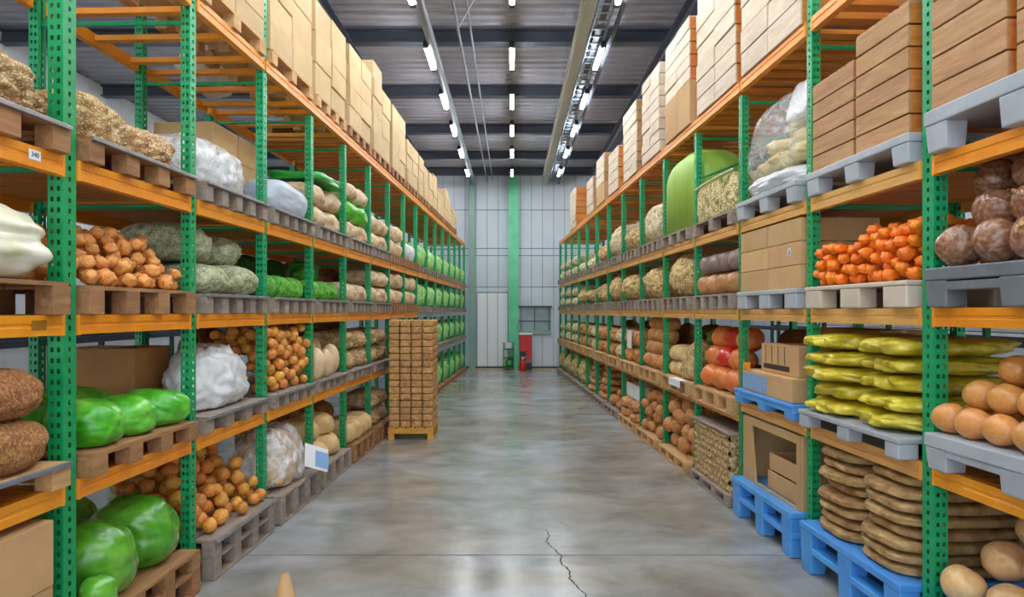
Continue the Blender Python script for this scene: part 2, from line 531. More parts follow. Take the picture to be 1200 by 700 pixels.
# --- heaps of single vegetables
def heap(S, name, cat, label, group, meshes, r, u0, u1, v0, v1, z0, top, slope=.3, uslope=.15, n=200, rot=True, var=.18, el=1.1, seed=1):
    """drops balls one by one into the lowest free spot under a sloping envelope, then keeps those that show"""
    rg = random.Random(seed)
    us0, us1 = uslope if isinstance(uslope, tuple) else (uslope, uslope)
    P = []
    fails = 0
    while len(P) < n and fails < 24:
        ri = r * rg.uniform(1 - var, 1 + var * .4)
        best = None
        for _ in range(26):
            u, v = rg.uniform(u0 + ri, u1 - ri), rg.uniform(v0 + ri, v1 - ri)
            z = ri
            for (a, b, c, q) in P:
                d2 = ((a - u) / el) ** 2 + (b - v) ** 2
                rr_ = ri + q
                if d2 < rr_ * rr_:
                    z = max(z, c + math.sqrt(rr_ * rr_ - d2))
            lim = max(2.05 * r, min(1, (v - v0) / slope + .02, (u - u0) / us0 if us0 else 1, (u1 - u) / us1 if us1 else 1) * top)
            if z + ri <= lim and (best is None or z < best[2]):
                best = (u, v, z, ri)
        if best is None:
            fails += 1
        else:
            fails = 0
            P.append(best)
    for p in P:
        above = sum(1 for q in P if q[2] > p[2] + .6 * r and (q[0] - p[0]) ** 2 + (q[1] - p[1]) ** 2 < (1.3 * r) ** 2)
        front = sum(1 for q in P if q[1] < p[1] - .5 * r and abs(q[0] - p[0]) < 1.3 * r and q[2] > p[2] - .3 * r)
        side = min(p[0] - u0, u1 - p[0]) < 2.2 * r
        if above > 1 and front > 3 and not side:
            continue
        put(S, name, cat, label, rg.choice(meshes), p[0], p[1], z0 + p[2], rz=rg.uniform(-.6, .6) if rot else rg.uniform(-.12, .12),
            rx=rg.uniform(-.5, .5) if rot else 0, ry=rg.uniform(-.4, .4) if rot else rg.uniform(-.1, .1), scale=p[3] * .97, group=group)

# ------------------------------------------------------------------ the building
YB = 23.8      # back wall
XL, XR = -9.0, 9.2
ZC = 6.95

def concrete():
    m, nt, b = base_mat('polished_concrete')
    L = nt.links.new
    tc = N(nt, 'ShaderNodeTexCoord')
    n1 = N(nt, 'ShaderNodeTexNoise'); n1.inputs['Scale'].default_value = .5; n1.inputs['Detail'].default_value = 4; n1.inputs['Distortion'].default_value = .8
    n2 = N(nt, 'ShaderNodeTexNoise'); n2.inputs['Scale'].default_value = 1.7; n2.inputs['Detail'].default_value = 9; n2.inputs['Roughness'].default_value = .62; n2.inputs['Distortion'].default_value = .4
    n3 = N(nt, 'ShaderNodeTexNoise'); n3.inputs['Scale'].default_value = 60; n3.inputs['Detail'].default_value = 3
    mp = N(nt, 'ShaderNodeMapping'); mp.inputs['Scale'].default_value = (.75, .95, 1)
    L(tc.outputs['Object'], mp.inputs[0])
    for n in (n1, n2, n3):
        L(mp.outputs[0], n.inputs['Vector'])
    r1 = ramp(nt, ['978C7E', 'A9A59D', 'B2B7BB', 'BEC7CF'], [.2, .42, .58, .85])
    L(n1.outputs[0], r1.inputs[0])
    r2 = ramp(nt, ['7A7168', 'CDCAC6', 'FFFFFF'], [.24, .47, .74])
    L(n2.outputs[0], r2.inputs[0])
    mx = N(nt, 'ShaderNodeMix', data_type='RGBA', blend_type='MULTIPLY')
    mx.inputs['Factor'].default_value = .75
    L(r1.outputs[0], mx.inputs['A']); L(r2.outputs[0], mx.inputs['B'])
    L(mx.outputs['Result'], b.inputs['Base Color'])
    rr = N(nt, 'ShaderNodeMapRange'); rr.inputs['From Min'].default_value = .3; rr.inputs['From Max'].default_value = .7
    rr.inputs['To Min'].default_value = .15; rr.inputs['To Max'].default_value = .26
    L(n2.outputs[0], rr.inputs['Value'])
    L(rr.outputs[0], b.inputs['Roughness'])
    b.inputs['Specular IOR Level'].default_value = .75
    bp = N(nt, 'ShaderNodeBump'); bp.inputs['Strength'].default_value = .06; bp.inputs['Distance'].default_value = .01
    L(n3.outputs[0], bp.inputs['Height']); L(bp.outputs[0], b.inputs['Normal'])
    return m

bm = bmesh.new()
joints = [5.57, 10.6, 15.6, 20.6]
ys = [-6] + [y + s for y in joints for s in (-.01, .01)] + [YB + .3]
for i in range(len(ys) - 1):
    z = -.03 if i % 2 else 0
    vs = [bm.verts.new(p) for p in ((XL - .4, ys[i], z), (XR + .4, ys[i], z), (XR + .4, ys[i + 1], z), (XL - .4, ys[i + 1], z))]
    bm.faces.new(vs)
for i in range(len(ys)):                      # walls of the saw-cut joints
    if 0 < i < len(ys) - 1:
        bm.faces.new([bm.verts.new(p) for p in ((XL - .4, ys[i], 0), (XR + .4, ys[i], 0), (XR + .4, ys[i], -.03), (XL - .4, ys[i], -.03))])
bmesh.ops.remove_doubles(bm, verts=bm.verts, dist=1e-4)
struct('floor', bm_mesh('floor', bm, concrete()))

# crack in the concrete
bm = bmesh.new()
path = [(.31, 6.25), (.335, 6.05), (.30, 5.9), (.35, 5.72), (.40, 5.57), (.385, 5.4), (.45, 5.22), (.43, 5.08), (.47, 4.95), (.52, 4.8), (.50, 4.6), (.56, 4.3)]
pts = []
for (a, b_), (c, d) in zip(path, path[1:]):
    for k in range(4):
        t = k / 4
        pts.append((a + (c - a) * t + rnd.uniform(-.008, .008), b_ + (d - b_) * t))
prev = None
for i, (x, y) in enumerate(pts):
    w = (.004 + .005 * rnd.random()) * min(1, .35 + i / 10)
    A, B = bm.verts.new((x - w, y, .0012)), bm.verts.new((x + w, y, .0012))
    if prev:
        bm.faces.new((prev[0], prev[1], B, A))
    prev = (A, B)
struct('floor_crack', bm_mesh('floor_crack', bm, DARK))

CEIL = mat('roof_sheet', ['8E8D96', 'A2A1A9', 'B2B1B8'], 1.2, .5, .05, var=0, metal=.2)
DKSTEEL = mat('dark_steel', ['3A3E4A', '484D5A'], 3, .5, .03, var=0)
CREAM = mat('cream_steel', ['9FA096', 'B9BAAE'], 3, .5, .03, var=0)
PIPE = mat('grey_pipe', ['70757F', '8A9099'], 3, .4, .03, var=0, metal=.3)
bm = bmesh.new()
prof = []
y = -6.0
while y < YB + .2:
    prof += [(y, ZC), (y + .13, ZC), (y + .16, ZC + .06), (y + .25, ZC + .06)]
    y += .28
A = [bm.verts.new((XL - .4, yy, zz)) for yy, zz in prof]
B = [bm.verts.new((XR + .4, yy, zz)) for yy, zz in prof]
for i in range(len(prof) - 1):
    bm.faces.new((A[i], B[i], B[i + 1], A[i + 1]))
struct('ceiling', bm_mesh('ceiling', bm, CEIL))

def ibeam_mesh(name, L, w, h, t, m):
    bm = bmesh.new()
    pr = [(-w / 2, 0), (w / 2, 0), (w / 2, t), (t / 2, t), (t / 2, h - t), (w / 2, h - t), (w / 2, h), (-w / 2, h), (-w / 2, h - t), (-t / 2, h - t), (-t / 2, t), (-w / 2, t)]
    a = [bm.verts.new((p[0], 0, p[1])) for p in pr]
    b = [bm.verts.new((p[0], L, p[1])) for p in pr]
    n = len(pr)
    for i in range(n):
        bm.faces.new((a[i], a[(i + 1) % n], b[(i + 1) % n], b[i]))
    bm.faces.new(a[::-1]); bm.faces.new(b)
    return bm_mesh(name, bm, m)

for i, yy in enumerate((3, 6, 9, 11.95, 14.9, 18.0, 21.0, 23.4)):
    o = struct('ceiling_beam', ibeam_mesh('ceiling_beam', XR - XL + .6, .2, .24, .025, DKSTEEL))
    o.location = (XR + .3, yy, ZC - .25); o.rotation_euler = (0, 0, PI / 2)
for x in (-2.9, 2.75):
    o = struct('ceiling_girder', ibeam_mesh('ceiling_girder', 28, .22, .3, .025, DKSTEEL)); o.location = (x, -4.5, 6.42)
o = struct('ceiling_beam', ibeam_mesh('cream_beam', 28, .17, .26, .03, CREAM)); o.location = (1.12, -4.5, 6.36)

def pipe(name, label, x, z, r, m, cat='pipe', y0=-4., y1=YB - .05):
    bm = bmesh.new(); tube(bm, [(0, y0, 0), (0, y1, 0)], r, 12)
    o = link(bpy.data.objects.new(name, bm_mesh(name, bm, m, True))); o.location = (x, 0, z)
    return setp(o, label, cat)
pipe('ceiling_pipe', 'thick grey pipe hanging under the ceiling beside the lamps', -1.32, 6.42, .075, PIPE)
pipe('ceiling_conduit', 'thin grey conduit under the ceiling next to the thick pipe', -.87, 6.55, .022, PIPE)
pipe('ceiling_conduit', 'thin grey conduit under the ceiling nearest the middle lamps', -.68, 6.62, .018, PIPE)
bm = bmesh.new(); tube(bm, [(-.87, 11.0, 6.58), (-.50, 9.4, 6.36)], .008, 6)
o = link(bpy.data.objects.new('ceiling_wire', bm_mesh('ceiling_wire', bm, WHITE))); setp(o, 'thin white wire slanting under the ceiling beside the thin conduits', 'wire')
# lamp rails
for x, lab in ((1.62, 'dark steel lamp rail under the ceiling beside the cable tray'),):
    o = link(bpy.data.objects.new('ceiling_rail', box_mesh('rail', .06, 27.5, .06, DKSTEEL, .004))); o.location = (x, 9.9, 6.42); setp(o, lab, 'rail')
# cable tray : ladder
tray = setp(link(bpy.data.objects.new('ceiling_cable_tray', None)), 'blue grey ladder cable tray under the ceiling beside the cream beam', 'cable tray')
tray.location = (1.40, 0, 6.5)
TRAYM = mat('tray_steel', ['7E8FA0', '9FB2C2'], 5, .4, .03, var=0, metal=.3)
for s in (-1, 1):
    child('side_rail', box_mesh('side_rail', .02, 27.6, .07, TRAYM, .003), tray, (s * .12, 9.9, 0))
bm = bmesh.new()
add_box(bm, -.05, .05, -3.9, 23.6, .02, .045)
child('cable', bm_mesh('cable', bm, DKSTEEL), tray)
for k in range(92):
    child('rung', box_mesh('rung', .22, .03, .015, TRAYM, 0), tray, (0, -3.7 + k * .297, 0))

# pendant lamps
GLOW = emit('lamp_glow', (0.93, .97, 1, 1), 98)
@cached
def lamp_body():
    bm = bmesh.new(); add_box(bm, -.04, .04, -.52, .52, .05, .1, .012); return bm_mesh('lamp_housing', bm, WHITE)
@cached
def lamp_tube():
    bm = bmesh.new(); add_box(bm, -.036, .036, -.5, .5, 0, .052, .016); return bm_mesh('diffuser', bm, GLOW, True)
@cached
def lamp_cap():
    bm = bmesh.new(); add_box(bm, -.042, .042, -.05, .05, 0, .1, .012); return bm_mesh('end_cap', bm, BLACK)
def wire_mesh(x, y, z):
    bm = bmesh.new(); tube(bm, [(x, y * .96, .12), (x * .3, y * .55, z)], .006, 6); return bm_mesh('wire', bm, DKSTEEL)
def lamp(x, y, label, z=6.35):
    o = setp(link(bpy.data.objects.new('pendant_lamp', None)), label, 'lamp', 'hanging tube lamps under the roof')
    o.location = (x, y, z)
    child('housing', lamp_body(), o); child('diffuser', lamp_tube(), o, label='glowing white diffuser')
    child('end_cap', lamp_cap(), o, (0, .56, 0)); child('end_cap', lamp_cap(), o, (0, -.56, 0))
    for s in (-1, 1):
        child('hanging_wire', wire_mesh(.0, s * .6, 6.86 - z), o)
LY = [-2.6, -.2, 2.2, 4.5, 6.8, 9.15, 11.75, 14.15, 16.4, 18.8, 21.4]
for nm, x in (('row over the pipe', -1.42), ('middle row', 0.0), ('row beside the cable tray', 1.5)):
    for i, y in enumerate(LY):
        lamp(x, y, f"white hanging tube lamp, {ORD[max(0, len(LY) - 1 - i)]} from the back wall in the {nm}")
for x, nm in ((-5.0, 'behind the left rack'), (5.2, 'behind the right rack')):
    for i, y in enumerate((2.0, 7.0, 12.0, 17.0, 22.0)):
        lamp(x, y, f"white hanging tube lamp over the aisle {nm}, {ORD[4 - i]} from the back")

# back wall of metal panels
PANEL = mat('wall_panel', ['C0CDDA', 'CDD8E2', 'D6DFE8'], 1.2, .5, .03, var=0)
PANELW = mat('white_wall_panel', ['E6EAF0', 'F0F3F7'], 1.2, .5, .03, var=0)
PANELM = mat('mint_wall_panel', ['CCDEDC', 'DCEAE6'], 1.2, .5, .03, var=0)
SEAM = mat('panel_seam', ['454D58', '525A66'], 3, .7, .02, var=0)
def panel_wall(name, L, zs, w, m, low=None):
    """wall lying in local xz, front towards -y"""
    bm = bmesh.new()
    add_box(bm, 0, L, 0, .15, 0, ZC + .1, 0, 1)
    n = int(round(L / w))
    for i in range(n):
        for k in range(len(zs) - 1):
            add_box(bm, i * L / n + .006, (i + 1) * L / n - .006, -.03, .01, zs[k] + .01, zs[k + 1] - .01, .006, 2 if (low and k == 0) else 0)
    return bm_mesh(name, bm, [m, SEAM] + ([low] if low else []))
o = struct('wall_back', panel_wall('wall_back', XR - XL + .8, [.06, 2.85, 3.95, 4.2, 5.55, ZC], .385, PANEL, PANELM)); o.location = (XL - .4, YB, 0)
o = struct('wall_left', panel_wall('wall_left', 30, [.05, 1.6, 3.2, 4.8, ZC], .6, PANELW)); o.location = (XL, -6, 0); o.rotation_euler = (0, 0, PI / 2)
o = struct('wall_right', panel_wall('wall_right', 30, [.05, 1.6, 3.2, 4.8, ZC], .6, PANELW)); o.location = (XR, 24, 0); o.rotation_euler = (0, 0, -PI / 2)
o = struct('baseboard_back', box_mesh('baseboard_back', 3.4, .05, .06, DKSTEEL, .004)); o.location = (0, YB - .06, 0)
SAND = mat('sand_kerb', ['B89A68', 'CDB384'], 4, .7, .05, var=0)
o = struct('trim_1', box_mesh('trim_1', 3.3, .35, .012, SAND, .002)); o.location = (.1, YB - .28, 0)
# sliding door of three pale leaves
o = struct('door_1', box_mesh('door_1', 1.1, .03, 2.62, SEAM, .003)); o.location = (-.68, YB - .05, .05)
for k in range(3):
    child('door_leaf', box_mesh('door_leaf', .345, .03, 2.56, PANELW, .006), o, (-.36 + .36 * k, -.03, .03))
# recessed window with shelves behind the glass
WG = mat('window_dark', ['5D7078', '7F949A', '9AAFB2'], 2, .15, .02, var=0)
o = struct('window_1', box_mesh('window_1', 1.24, .02, .95, WG, .003)); o.location = (.74, YB - .06, 1.20)
FRM = mat('window_frame_grey', ['3C4A50', '4C5A60'], 4, .5, .02, var=0)
child('window_sill', box_mesh('window_sill', 1.3, .14, .06, FRM, .004), o, (0, -.07, .93), label='dark grey hood over the window')
child('window_rail', box_mesh('window_rail', 1.24, .05, .03, FRM, .003), o, (0, -.03, .45))
child('window_rail', box_mesh('window_rail', 1.24, .05, .14, mat('sill_green', ['7FA598', '93B8AA'], 3, .5, .02, var=0), .003), o, (0, -.03, 0), label='greenish sill')
for x in (-.57, -.42, 0.05, .55):
    child('mullion', box_mesh('mullion', .025, .04, .95, FRM, .003), o, (x, -.028, 0))
# columns and the red and green kit at the end of the aisle
GCOL = mat('column_green', ['35AC72', '62CC98', '8CE0B4'], 2, .4, .03, var=0)
o = struct('column_back', ibeam_mesh('column_back', 6.9, .34, .3, .05, GCOL)); o.location = (.05, YB - .1, 0); o.rotation_euler = (PI / 2, 0, 0); o.location = (.05, YB - .35, 6.9); o.rotation_euler = (-PI / 2, 0, 0)
o = struct('column_left', ibeam_mesh('column_left', 6.9, .2, .2, .03, mat('column_grey_green', ['6F948C', '8DB0A6'], 2, .4, .03, var=0))); o.location = (-1.38, YB - .3, 6.9); o.rotation_euler = (-PI / 2, 0, 0)

def free(name, cat, label, loc, rz=0):
    o = setp(link(bpy.data.objects.new(name, None)), label, cat); o.location = loc; o.rotation_euler = (0, 0, rz); return o
c = free('fire_cabinet', 'cabinet', 'red fire equipment cabinet on a dark stand by the back wall', (.47, YB - .55, 0))
child('cabinet_body', box_mesh('cabinet_body', .42, .22, .6, RED, .02), c, (0, 0, .62))
child('top_cover', box_mesh('top_cover', .46, .26, .06, WHITE, .01), c, (0, 0, 1.2), label='pale top cover')
child('lower_box', box_mesh('lower_box', .2, .2, .3, RED, .01), c, (.11, 0, .32))
child('lower_panel', box_mesh('lower_panel', .2, .18, .4, BLACK, .01), c, (-.1, 0, .22), label='dark panel below')
child('foot', box_mesh('foot', .26, .22, .2, BLACK, .01), c, (.08, 0, .02)); 
for s in (-1, 1):
    child('leg', box_mesh('leg', .03, .03, .64, DKSTEEL, .003), c, (s * .19, .08, 0))
@cached
def ext_body():
    bm = bmesh.new()
    pr = [(.0, 0), (.11, 0), (.115, .03), (.115, .26), (.09, .32), (.04, .35), (.03, .38), (0, .38)]
    rings = [[bm.verts.new((r * math.cos(2 * PI * k / 16), r * math.sin(2 * PI * k / 16), z)) for k in range(16)] for r, z in pr]
    for A, B in zip(rings, rings[1:]):
        for k in range(16):
            bm.faces.new((A[k], A[(k + 1) % 16], B[(k + 1) % 16], B[k]))
    bmesh.ops.remove_doubles(bm, verts=bm.verts, dist=1e-5)
    return bm_mesh('cylinder_body', bm, RED, True)
c = free('fire_extinguisher', 'extinguisher', 'small red fire extinguisher on the floor in front of the cabinet', (.36, YB - .95, 0))
child('tank', ext_body(), c); child('valve', box_mesh('valve', .07, .05, .06, STEEL, .008), c, (0, 0, .38)); child('handle', box_mesh('handle', .16, .03, .02, WHITE, .004), c, (.03, 0, .44))
c = free('waste_cart', 'cart', 'dark green wire cart standing beside the green column', (-.12, YB - .6, 0))
for sx in (-.17, .17):
    for sy in (-.14, .14):
        child('post', box_mesh('post', .025, .025, .92, GREEND, .002), c, (sx, sy, .02))
for z in (.1, .4, .7):
    child('shelf', box_mesh('shelf', .36, .3, .02, GREEND, .002), c, (0, 0, z))
child('bin', box_mesh('bin', .26, .2, .22, STEEL, .02), c, (0, 0, .72), label='grey bin on top'); child('bag', blob('bag', .28, .22, .26, TARPGREEN, sub=3), c, (.02, 0, .12))

# ------------------------------------------------------------------ pallet racks
@cached
def upright_mesh(H, wu=.10, dv=.085, pitch=.057):
    """C-section post with punched slots: two columns in each side web, one in the aisle face"""
    bm = bmesh.new()
    rows = []
    z = 0.0
    n = int(H / pitch)
    for i in range(n):
        rows += [(i * pitch, i * pitch + .016, False), (i * pitch + .016, i * pitch + .041, True), (i * pitch + .041, (i + 1) * pitch, False)]
    def face(cols, P):
        for (z0, z1, hole_row) in rows:
            for (a, b, hole) in cols:
                if hole and hole_row:
                    continue
                bm.faces.new([bm.verts.new(P(a, z0)), bm.verts.new(P(b, z0)), bm.verts.new(P(b, z1)), bm.verts.new(P(a, z1))])
    def split(w, holes, hw):
        xs, out, p = [], [], 0
        for h in holes:
            out.append((p, h - hw / 2, False)); out.append((h - hw / 2, h + hw / 2, True)); p = h + hw / 2
        out.append((p, w, False))
        return out
    side = split(dv, (dv * .3, dv * .72), .017)
    front = split(wu, (wu * .5,), .02)
    face(side, lambda a, z: (-wu / 2, a, z)); face(side, lambda a, z: (wu / 2, a, z)); face(front, lambda a, z: (-wu / 2 + a, 0, z))
    face([(0, .03, False)], lambda a, z: (-wu / 2 + a, dv, z)); face([(0, .03, False)], lambda a, z: (wu / 2 - a, dv, z))
    bmesh.ops.remove_doubles(bm, verts=bm.verts, dist=1e-5)
    return bm_mesh('upright', bm, GREEN)

@cached
def post_far(H, m):
    bm = bmesh.new()
    pr = [(-.041, .07), (-.041, 0), (.041, 0), (.041, .07), (.018, .07), (.018, .065), (.036, .065), (.036, .005), (-.036, .005), (-.036, .065), (-.018, .065), (-.018, .07)]
    a = [bm.verts.new((x, y, 0)) for x, y in pr]; b = [bm.verts.new((x, y, H)) for x, y in pr]
    for i in range(len(pr)):
        bm.faces.new((a[i], a[(i + 1) % len(pr)], b[(i + 1) % len(pr)], b[i]))
    bm.faces.new(b)
    bmesh.ops.recalc_face_normals(bm, faces=bm.faces)
    return bm_mesh('upright', bm, m)

@cached
def beam_mesh(L, h, m):
    """step beam: box with a ledge lip and end hooks"""
    bm = bmesh.new()
    pr = [(-.012, -h / 2), (.045, -h / 2), (.045, h / 2 - .025), (.03, h / 2 - .025), (.03, h / 2), (-.012, h / 2), (-.012, .012), (-.006, .006), (-.006, -.006), (-.012, -.012)]
    a = [bm.verts.new((-L / 2, y, z)) for y, z in pr]; b = [bm.verts.new((L / 2, y, z)) for y, z in pr]
    n = len(pr)
    for i in range(n):
        bm.faces.new((a[i], a[(i + 1) % n], b[(i + 1) % n], b[i]))
    bm.faces.new(a[::-1]); bm.faces.new(b)
    bmesh.ops.recalc_face_normals(bm, faces=bm.faces)
    return bm_mesh('beam', bm, m)

@cached
def tie_mesh(D):
    bm = bmesh.new(); tube(bm, [(0, .08, 0), (0, D - .08, 0)], .016, 6); return bm_mesh('tie_bar', bm, GREEN)
@cached
def diag_mesh(D):
    bm = bmesh.new(); tube(bm, [(0, .08, 0), (0, D - .08, .43)], .014, 6); return bm_mesh('diagonal_brace', bm, GREEN)

@cached
def base_plate():
    bm = bmesh.new(); add_box(bm, -.07, .07, -.03, .12, 0, .008, .002); return bm_mesh('base_plate', bm, GREEN)
@cached
def connector():
    bm = bmesh.new(); add_box(bm, -.01, .01, -.003, .04, -.058, .054, .003); return bm_mesh('connector', bm, ORANGE)

def build_rack(S, bays, label):
    root = setp(link(bpy.data.objects.new('pallet_rack', None)), label, 'rack')
    root.location = S.P(0, 0, 0); root.rotation_euler = (0, 0, S.rz)
    B, D = S.bay, S.depth
    T = TOPS[S.name]
    for k in range(-1, bays + 1):
        x = S.sx * k * B
        tall = k <= (2 if S is LEFT else 1)
        H = 5.6 if tall else T[4] - .12
        me = (upright_mesh(round(H, 3)) if k <= 0 else upright_mesh(round(H, 3), .082, .07)) if k <= 6 else post_far(round(H, 3), GREEN)
        f = child('upright', me, root, (x, 0, 0)); child('base_plate', base_plate(), f)
        child('upright', post_far(round(min(H, 4.8), 3), GREEN) if k > 2 else me, root, (x, D, 0), (0, 0, PI))
        for zz in (T[1] - .06, T[2] - .06, T[3] - .06, 4.1):
            child('tie_bar', tie_mesh(D), root, (x, 0, zz))
        if S is RIGHT and 2 <= k <= 4:
            child('diagonal_brace', diag_mesh(D), root, (x, 0, 3.62))
    for b in range(-1, bays):
        x = S.sx * (b + .5) * B
        for l in (1, 2, 3, 4):
            if l == 1 and b > 9 and False:
                continue
            h, m, zc = .105, ORANGE, T[l] - .0525
            if S is RIGHT:
                m = ORANGE if (b < 0 or l == 4) else TAN
                if l == 1 and b >= 2:
                    h, zc, m = .05, .915, TAN
            elif b >= 8 and l in (1, 2):
                m = STEEL
            full = l == 4 and b >= 2
            Lb = B - (.1 if b <= 0 else .083) if not full else B - .003
            bo = child('beam', beam_mesh(round(Lb, 3), h, m), root, (x, 0, zc))
            if b <= 4 and not full and h > .1:
                for s in (-1, 1):
                    child('connector', connector(), bo, (s * (Lb / 2 - .012), -.012, 0))
            child('rear_beam', beam_mesh(round(B - .1, 3), h, m), root, (x, D, zc), (0, 0, PI))
            zt = zc + h / 2
            if l == 4 and S is LEFT and b < 4:
                for q in (.1, .48, .86):
                    child('support_bar', box_mesh('support_bar', .07, D - .1, .045, ORANGE, .004), root, (x + (q - .48) * B, D / 2, zt - .075))
            elif l == 4:
                for q in (.06, .22, .38, .54, .70, .86):
                    child('support_bar' if q < .3 else 'deck_bar', box_mesh('support_bar2', .12, D - .1, .04, ORSLAT, .004), root, (x + (q - .46) * B, D / 2, zt - .068))
            else:
                child('shelf_deck', grooved('shelf_deck', round(B - .12, 3), D - .1, .024, 8, .022, .009, ORSLAT, 'y', True), root, (x, D / 2, zt - .026))
    # labels on the beams of the bay before the first post
    if S is LEFT:
        lp = child('label_plate', box_mesh('label_plate', .1, .003, .05, mat('amber_label', ['8A5A14', 'A87322'], 30, .4, 0, var=0), .001), root, (-.24, -.0135, T[2] - .075), label='amber label plate')
        lp = child('label_plate', box_mesh('label_plate2', .08, .003, .05, WHITE, .001), root, (-.27, -.0135, T[3] - .07), label='white number label')
        cu = bpy.data.curves.new('label_number', 'FONT'); cu.body = '340'; cu.size = .035; cu.align_x = 'CENTER'; cu.align_y = 'CENTER'; cu.extrude = .0005
        cu.materials.append(DARK)
        tmp = bpy.data.objects.new('tmp', cu); link(tmp); bpy.context.view_layer.update(); tme = bpy.data.meshes.new_from_object(tmp); bpy.data.objects.remove(tmp); t = bpy.data.objects.new('label_number', tme); link(t); t.parent = lp; t.location = (0, -.0025, .025); t.rotation_euler = (PI / 2, 0, 0)
    return root
NL, NR = 15, 13
build_rack(LEFT, NL, 'long green and orange pallet rack along the left of the aisle')
build_rack(RIGHT, NR, 'long green and orange pallet rack along the right of the aisle')

# racks in the next aisles, seen through the loads
def back_rack(x, label, n=8):
    root = setp(link(bpy.data.objects.new('storage_rack', None)), label, 'rack'); root.location = (x, 2.2, 0)
    for k in range(n):
        for d in (0, .9):
            child('upright', post_far(4.2, GREEND), root, (-.45 + d, k * 2.6, 0), (0, 0, PI / 2 if d else -PI / 2))
        if k < n - 1:
            for z in (1.5, 3.0):
                for d in (-.44, .44):
                    child('beam', box_mesh('beam', .05, 2.5, .1, DKSTEEL, .003), root, (d, (k + .5) * 2.6, z))
back_rack(-7.2, 'dark green storage rack beyond the left rack by the wall')
back_rack(7.4, 'dark green storage rack beyond the right rack by the wall')
# ------------------------------------------------------------------ what stands on the racks
def W(S, b, l): return where(S, b, l)
BL, BR = LEFT.bay, RIGHT.bay

def lp(S, b, l, what, m, h=.145, nb=4, top=None, v0=-.06, far=None, double=False, trim=.09, v1=None):
    """wooden pallet filling one bay; returns the height of its deck"""
    z = TOPS[S.name][l]
    B = S.bay
    wood_pallet(S, b, l, b * B + trim, (b + 1) * B - trim, v0, v1 or S.depth - .1, z, h, m, what, nb, b > 3 if far is None else far, top, double, l == 0)
    return z + h + .003
def pp(S, b, l, what, m, tone, h, v0=-.06, feet=3, rail=True, lip=.05, trim=.08, taper=.9, fw=.085):
    z = TOPS[S.name][l]
    B = S.bay
    plastic_pallet(S, b, l, b * B + trim, (b + 1) * B - trim, v0, S.depth - .1, z, h, m, tone, what, feet, rail, lip, taper, fw)
    return z + h + .003

POT = [ball('potato', POTATO, 1.12, .95, .92, .07, 1.5, s) for s in range(4)]
POTB = [ball('potato', POTATOBR, 1.15, .92, .9, .08, 1.5, s + 9) for s in range(4)]
HEAPB = [ball('root', HEAPO, 1.1, .95, .9, .16, 1.9, s + 20) for s in range(4)]
CAR = [ball('carrot', CARROT, 1.0, 1.25, .9, .16, 2.0, s + 30) for s in range(4)]
EGGS = [ball('egg_root', EGG, 1.1, .92, .92, .02, 1.2, s + 40, 4, egg=.12) for s in range(3)]
GRD = [ball('gourd', GOURD, 1.1, .95, .95, .05, 1.3, s + 50, 4, egg=.1) for s in range(3)]
OEG = 1

# ================= LEFT RACK =================
S = LEFT
Z = {}
# bay before the first upright
z = lp(S, -1, 0, 'cardboard boxes', PAL_BROWN, .26)
for k in range(2):
    carton(S, f"plain cardboard box, {['lower', 'upper'][k]} of two, {W(S, -1, 0)}", .62, .62, .335, CARTON, -.47, .28, z + k * .337, group='boxes before the first left upright', rz=.02 - .03 * k)
z = lp(S, -1, 1, 'brown burlap sacks', PAL_LIGHT, .13, 3, GREYD)
for k, (u, v, zz, n) in enumerate(((-.43, .19, 0, 'front one of the lower two'), (-.36, .76, 0, 'rear one of the lower two'), (-.43, .21, .255, 'front one of the upper two'), (-.36, .82, .25, 'rear one of the upper two'))):
    put(S, 'burlap_sack', 'sack', f"speckled brown sack, {n}, {W(S, -1, 1)}", blob('burlap_sack', .70, .53, .262, NETBROWN, 2.5, .05, 1.6, crease=.05, sub=5, seed=k, flat=.1), u, v, z + zz, group='brown burlap sacks')
z = lp(S, -1, 2, 'the pale cabbage bag', PAL_BROWN, .17, 3)
put(S, 'cabbage_bag', 'bag', f"big white and yellow cabbage shaped bag, {W(S, -1, 2)}", blob('cabbage_bag', .95, .92, .39, PALECAB, 2.9, .05, 1.2, crease=.10, cfreq=1.5, sub=5, seed=3, stretch=(.5, 1, 2)), -.53, .33, z)
z = lp(S, -1, 3, 'beige potato nets', PAL_BROWN, .145, 4, STEEL)
for k, (u, v, zz, d, n) in enumerate(((-.42, .33, 0, (.80, .74, .33), 'lower front'), (-.40, .88, 0, (.78, .4, .36), 'lower rear'), (-.55, .40, .30, (.62, .66, .30), 'uppermost'))):
    put(S, 'potato_net', 'sack', f"bulky beige net sack, {n} one, {W(S, -1, 3)}", blob('potato_net', *d, NETBEIGE, 2.3, .05, 1.5, lump=.16, lfreq=2.6, sub=5, seed=k + 3), u, v, z + zz, group='beige nets before first upright')
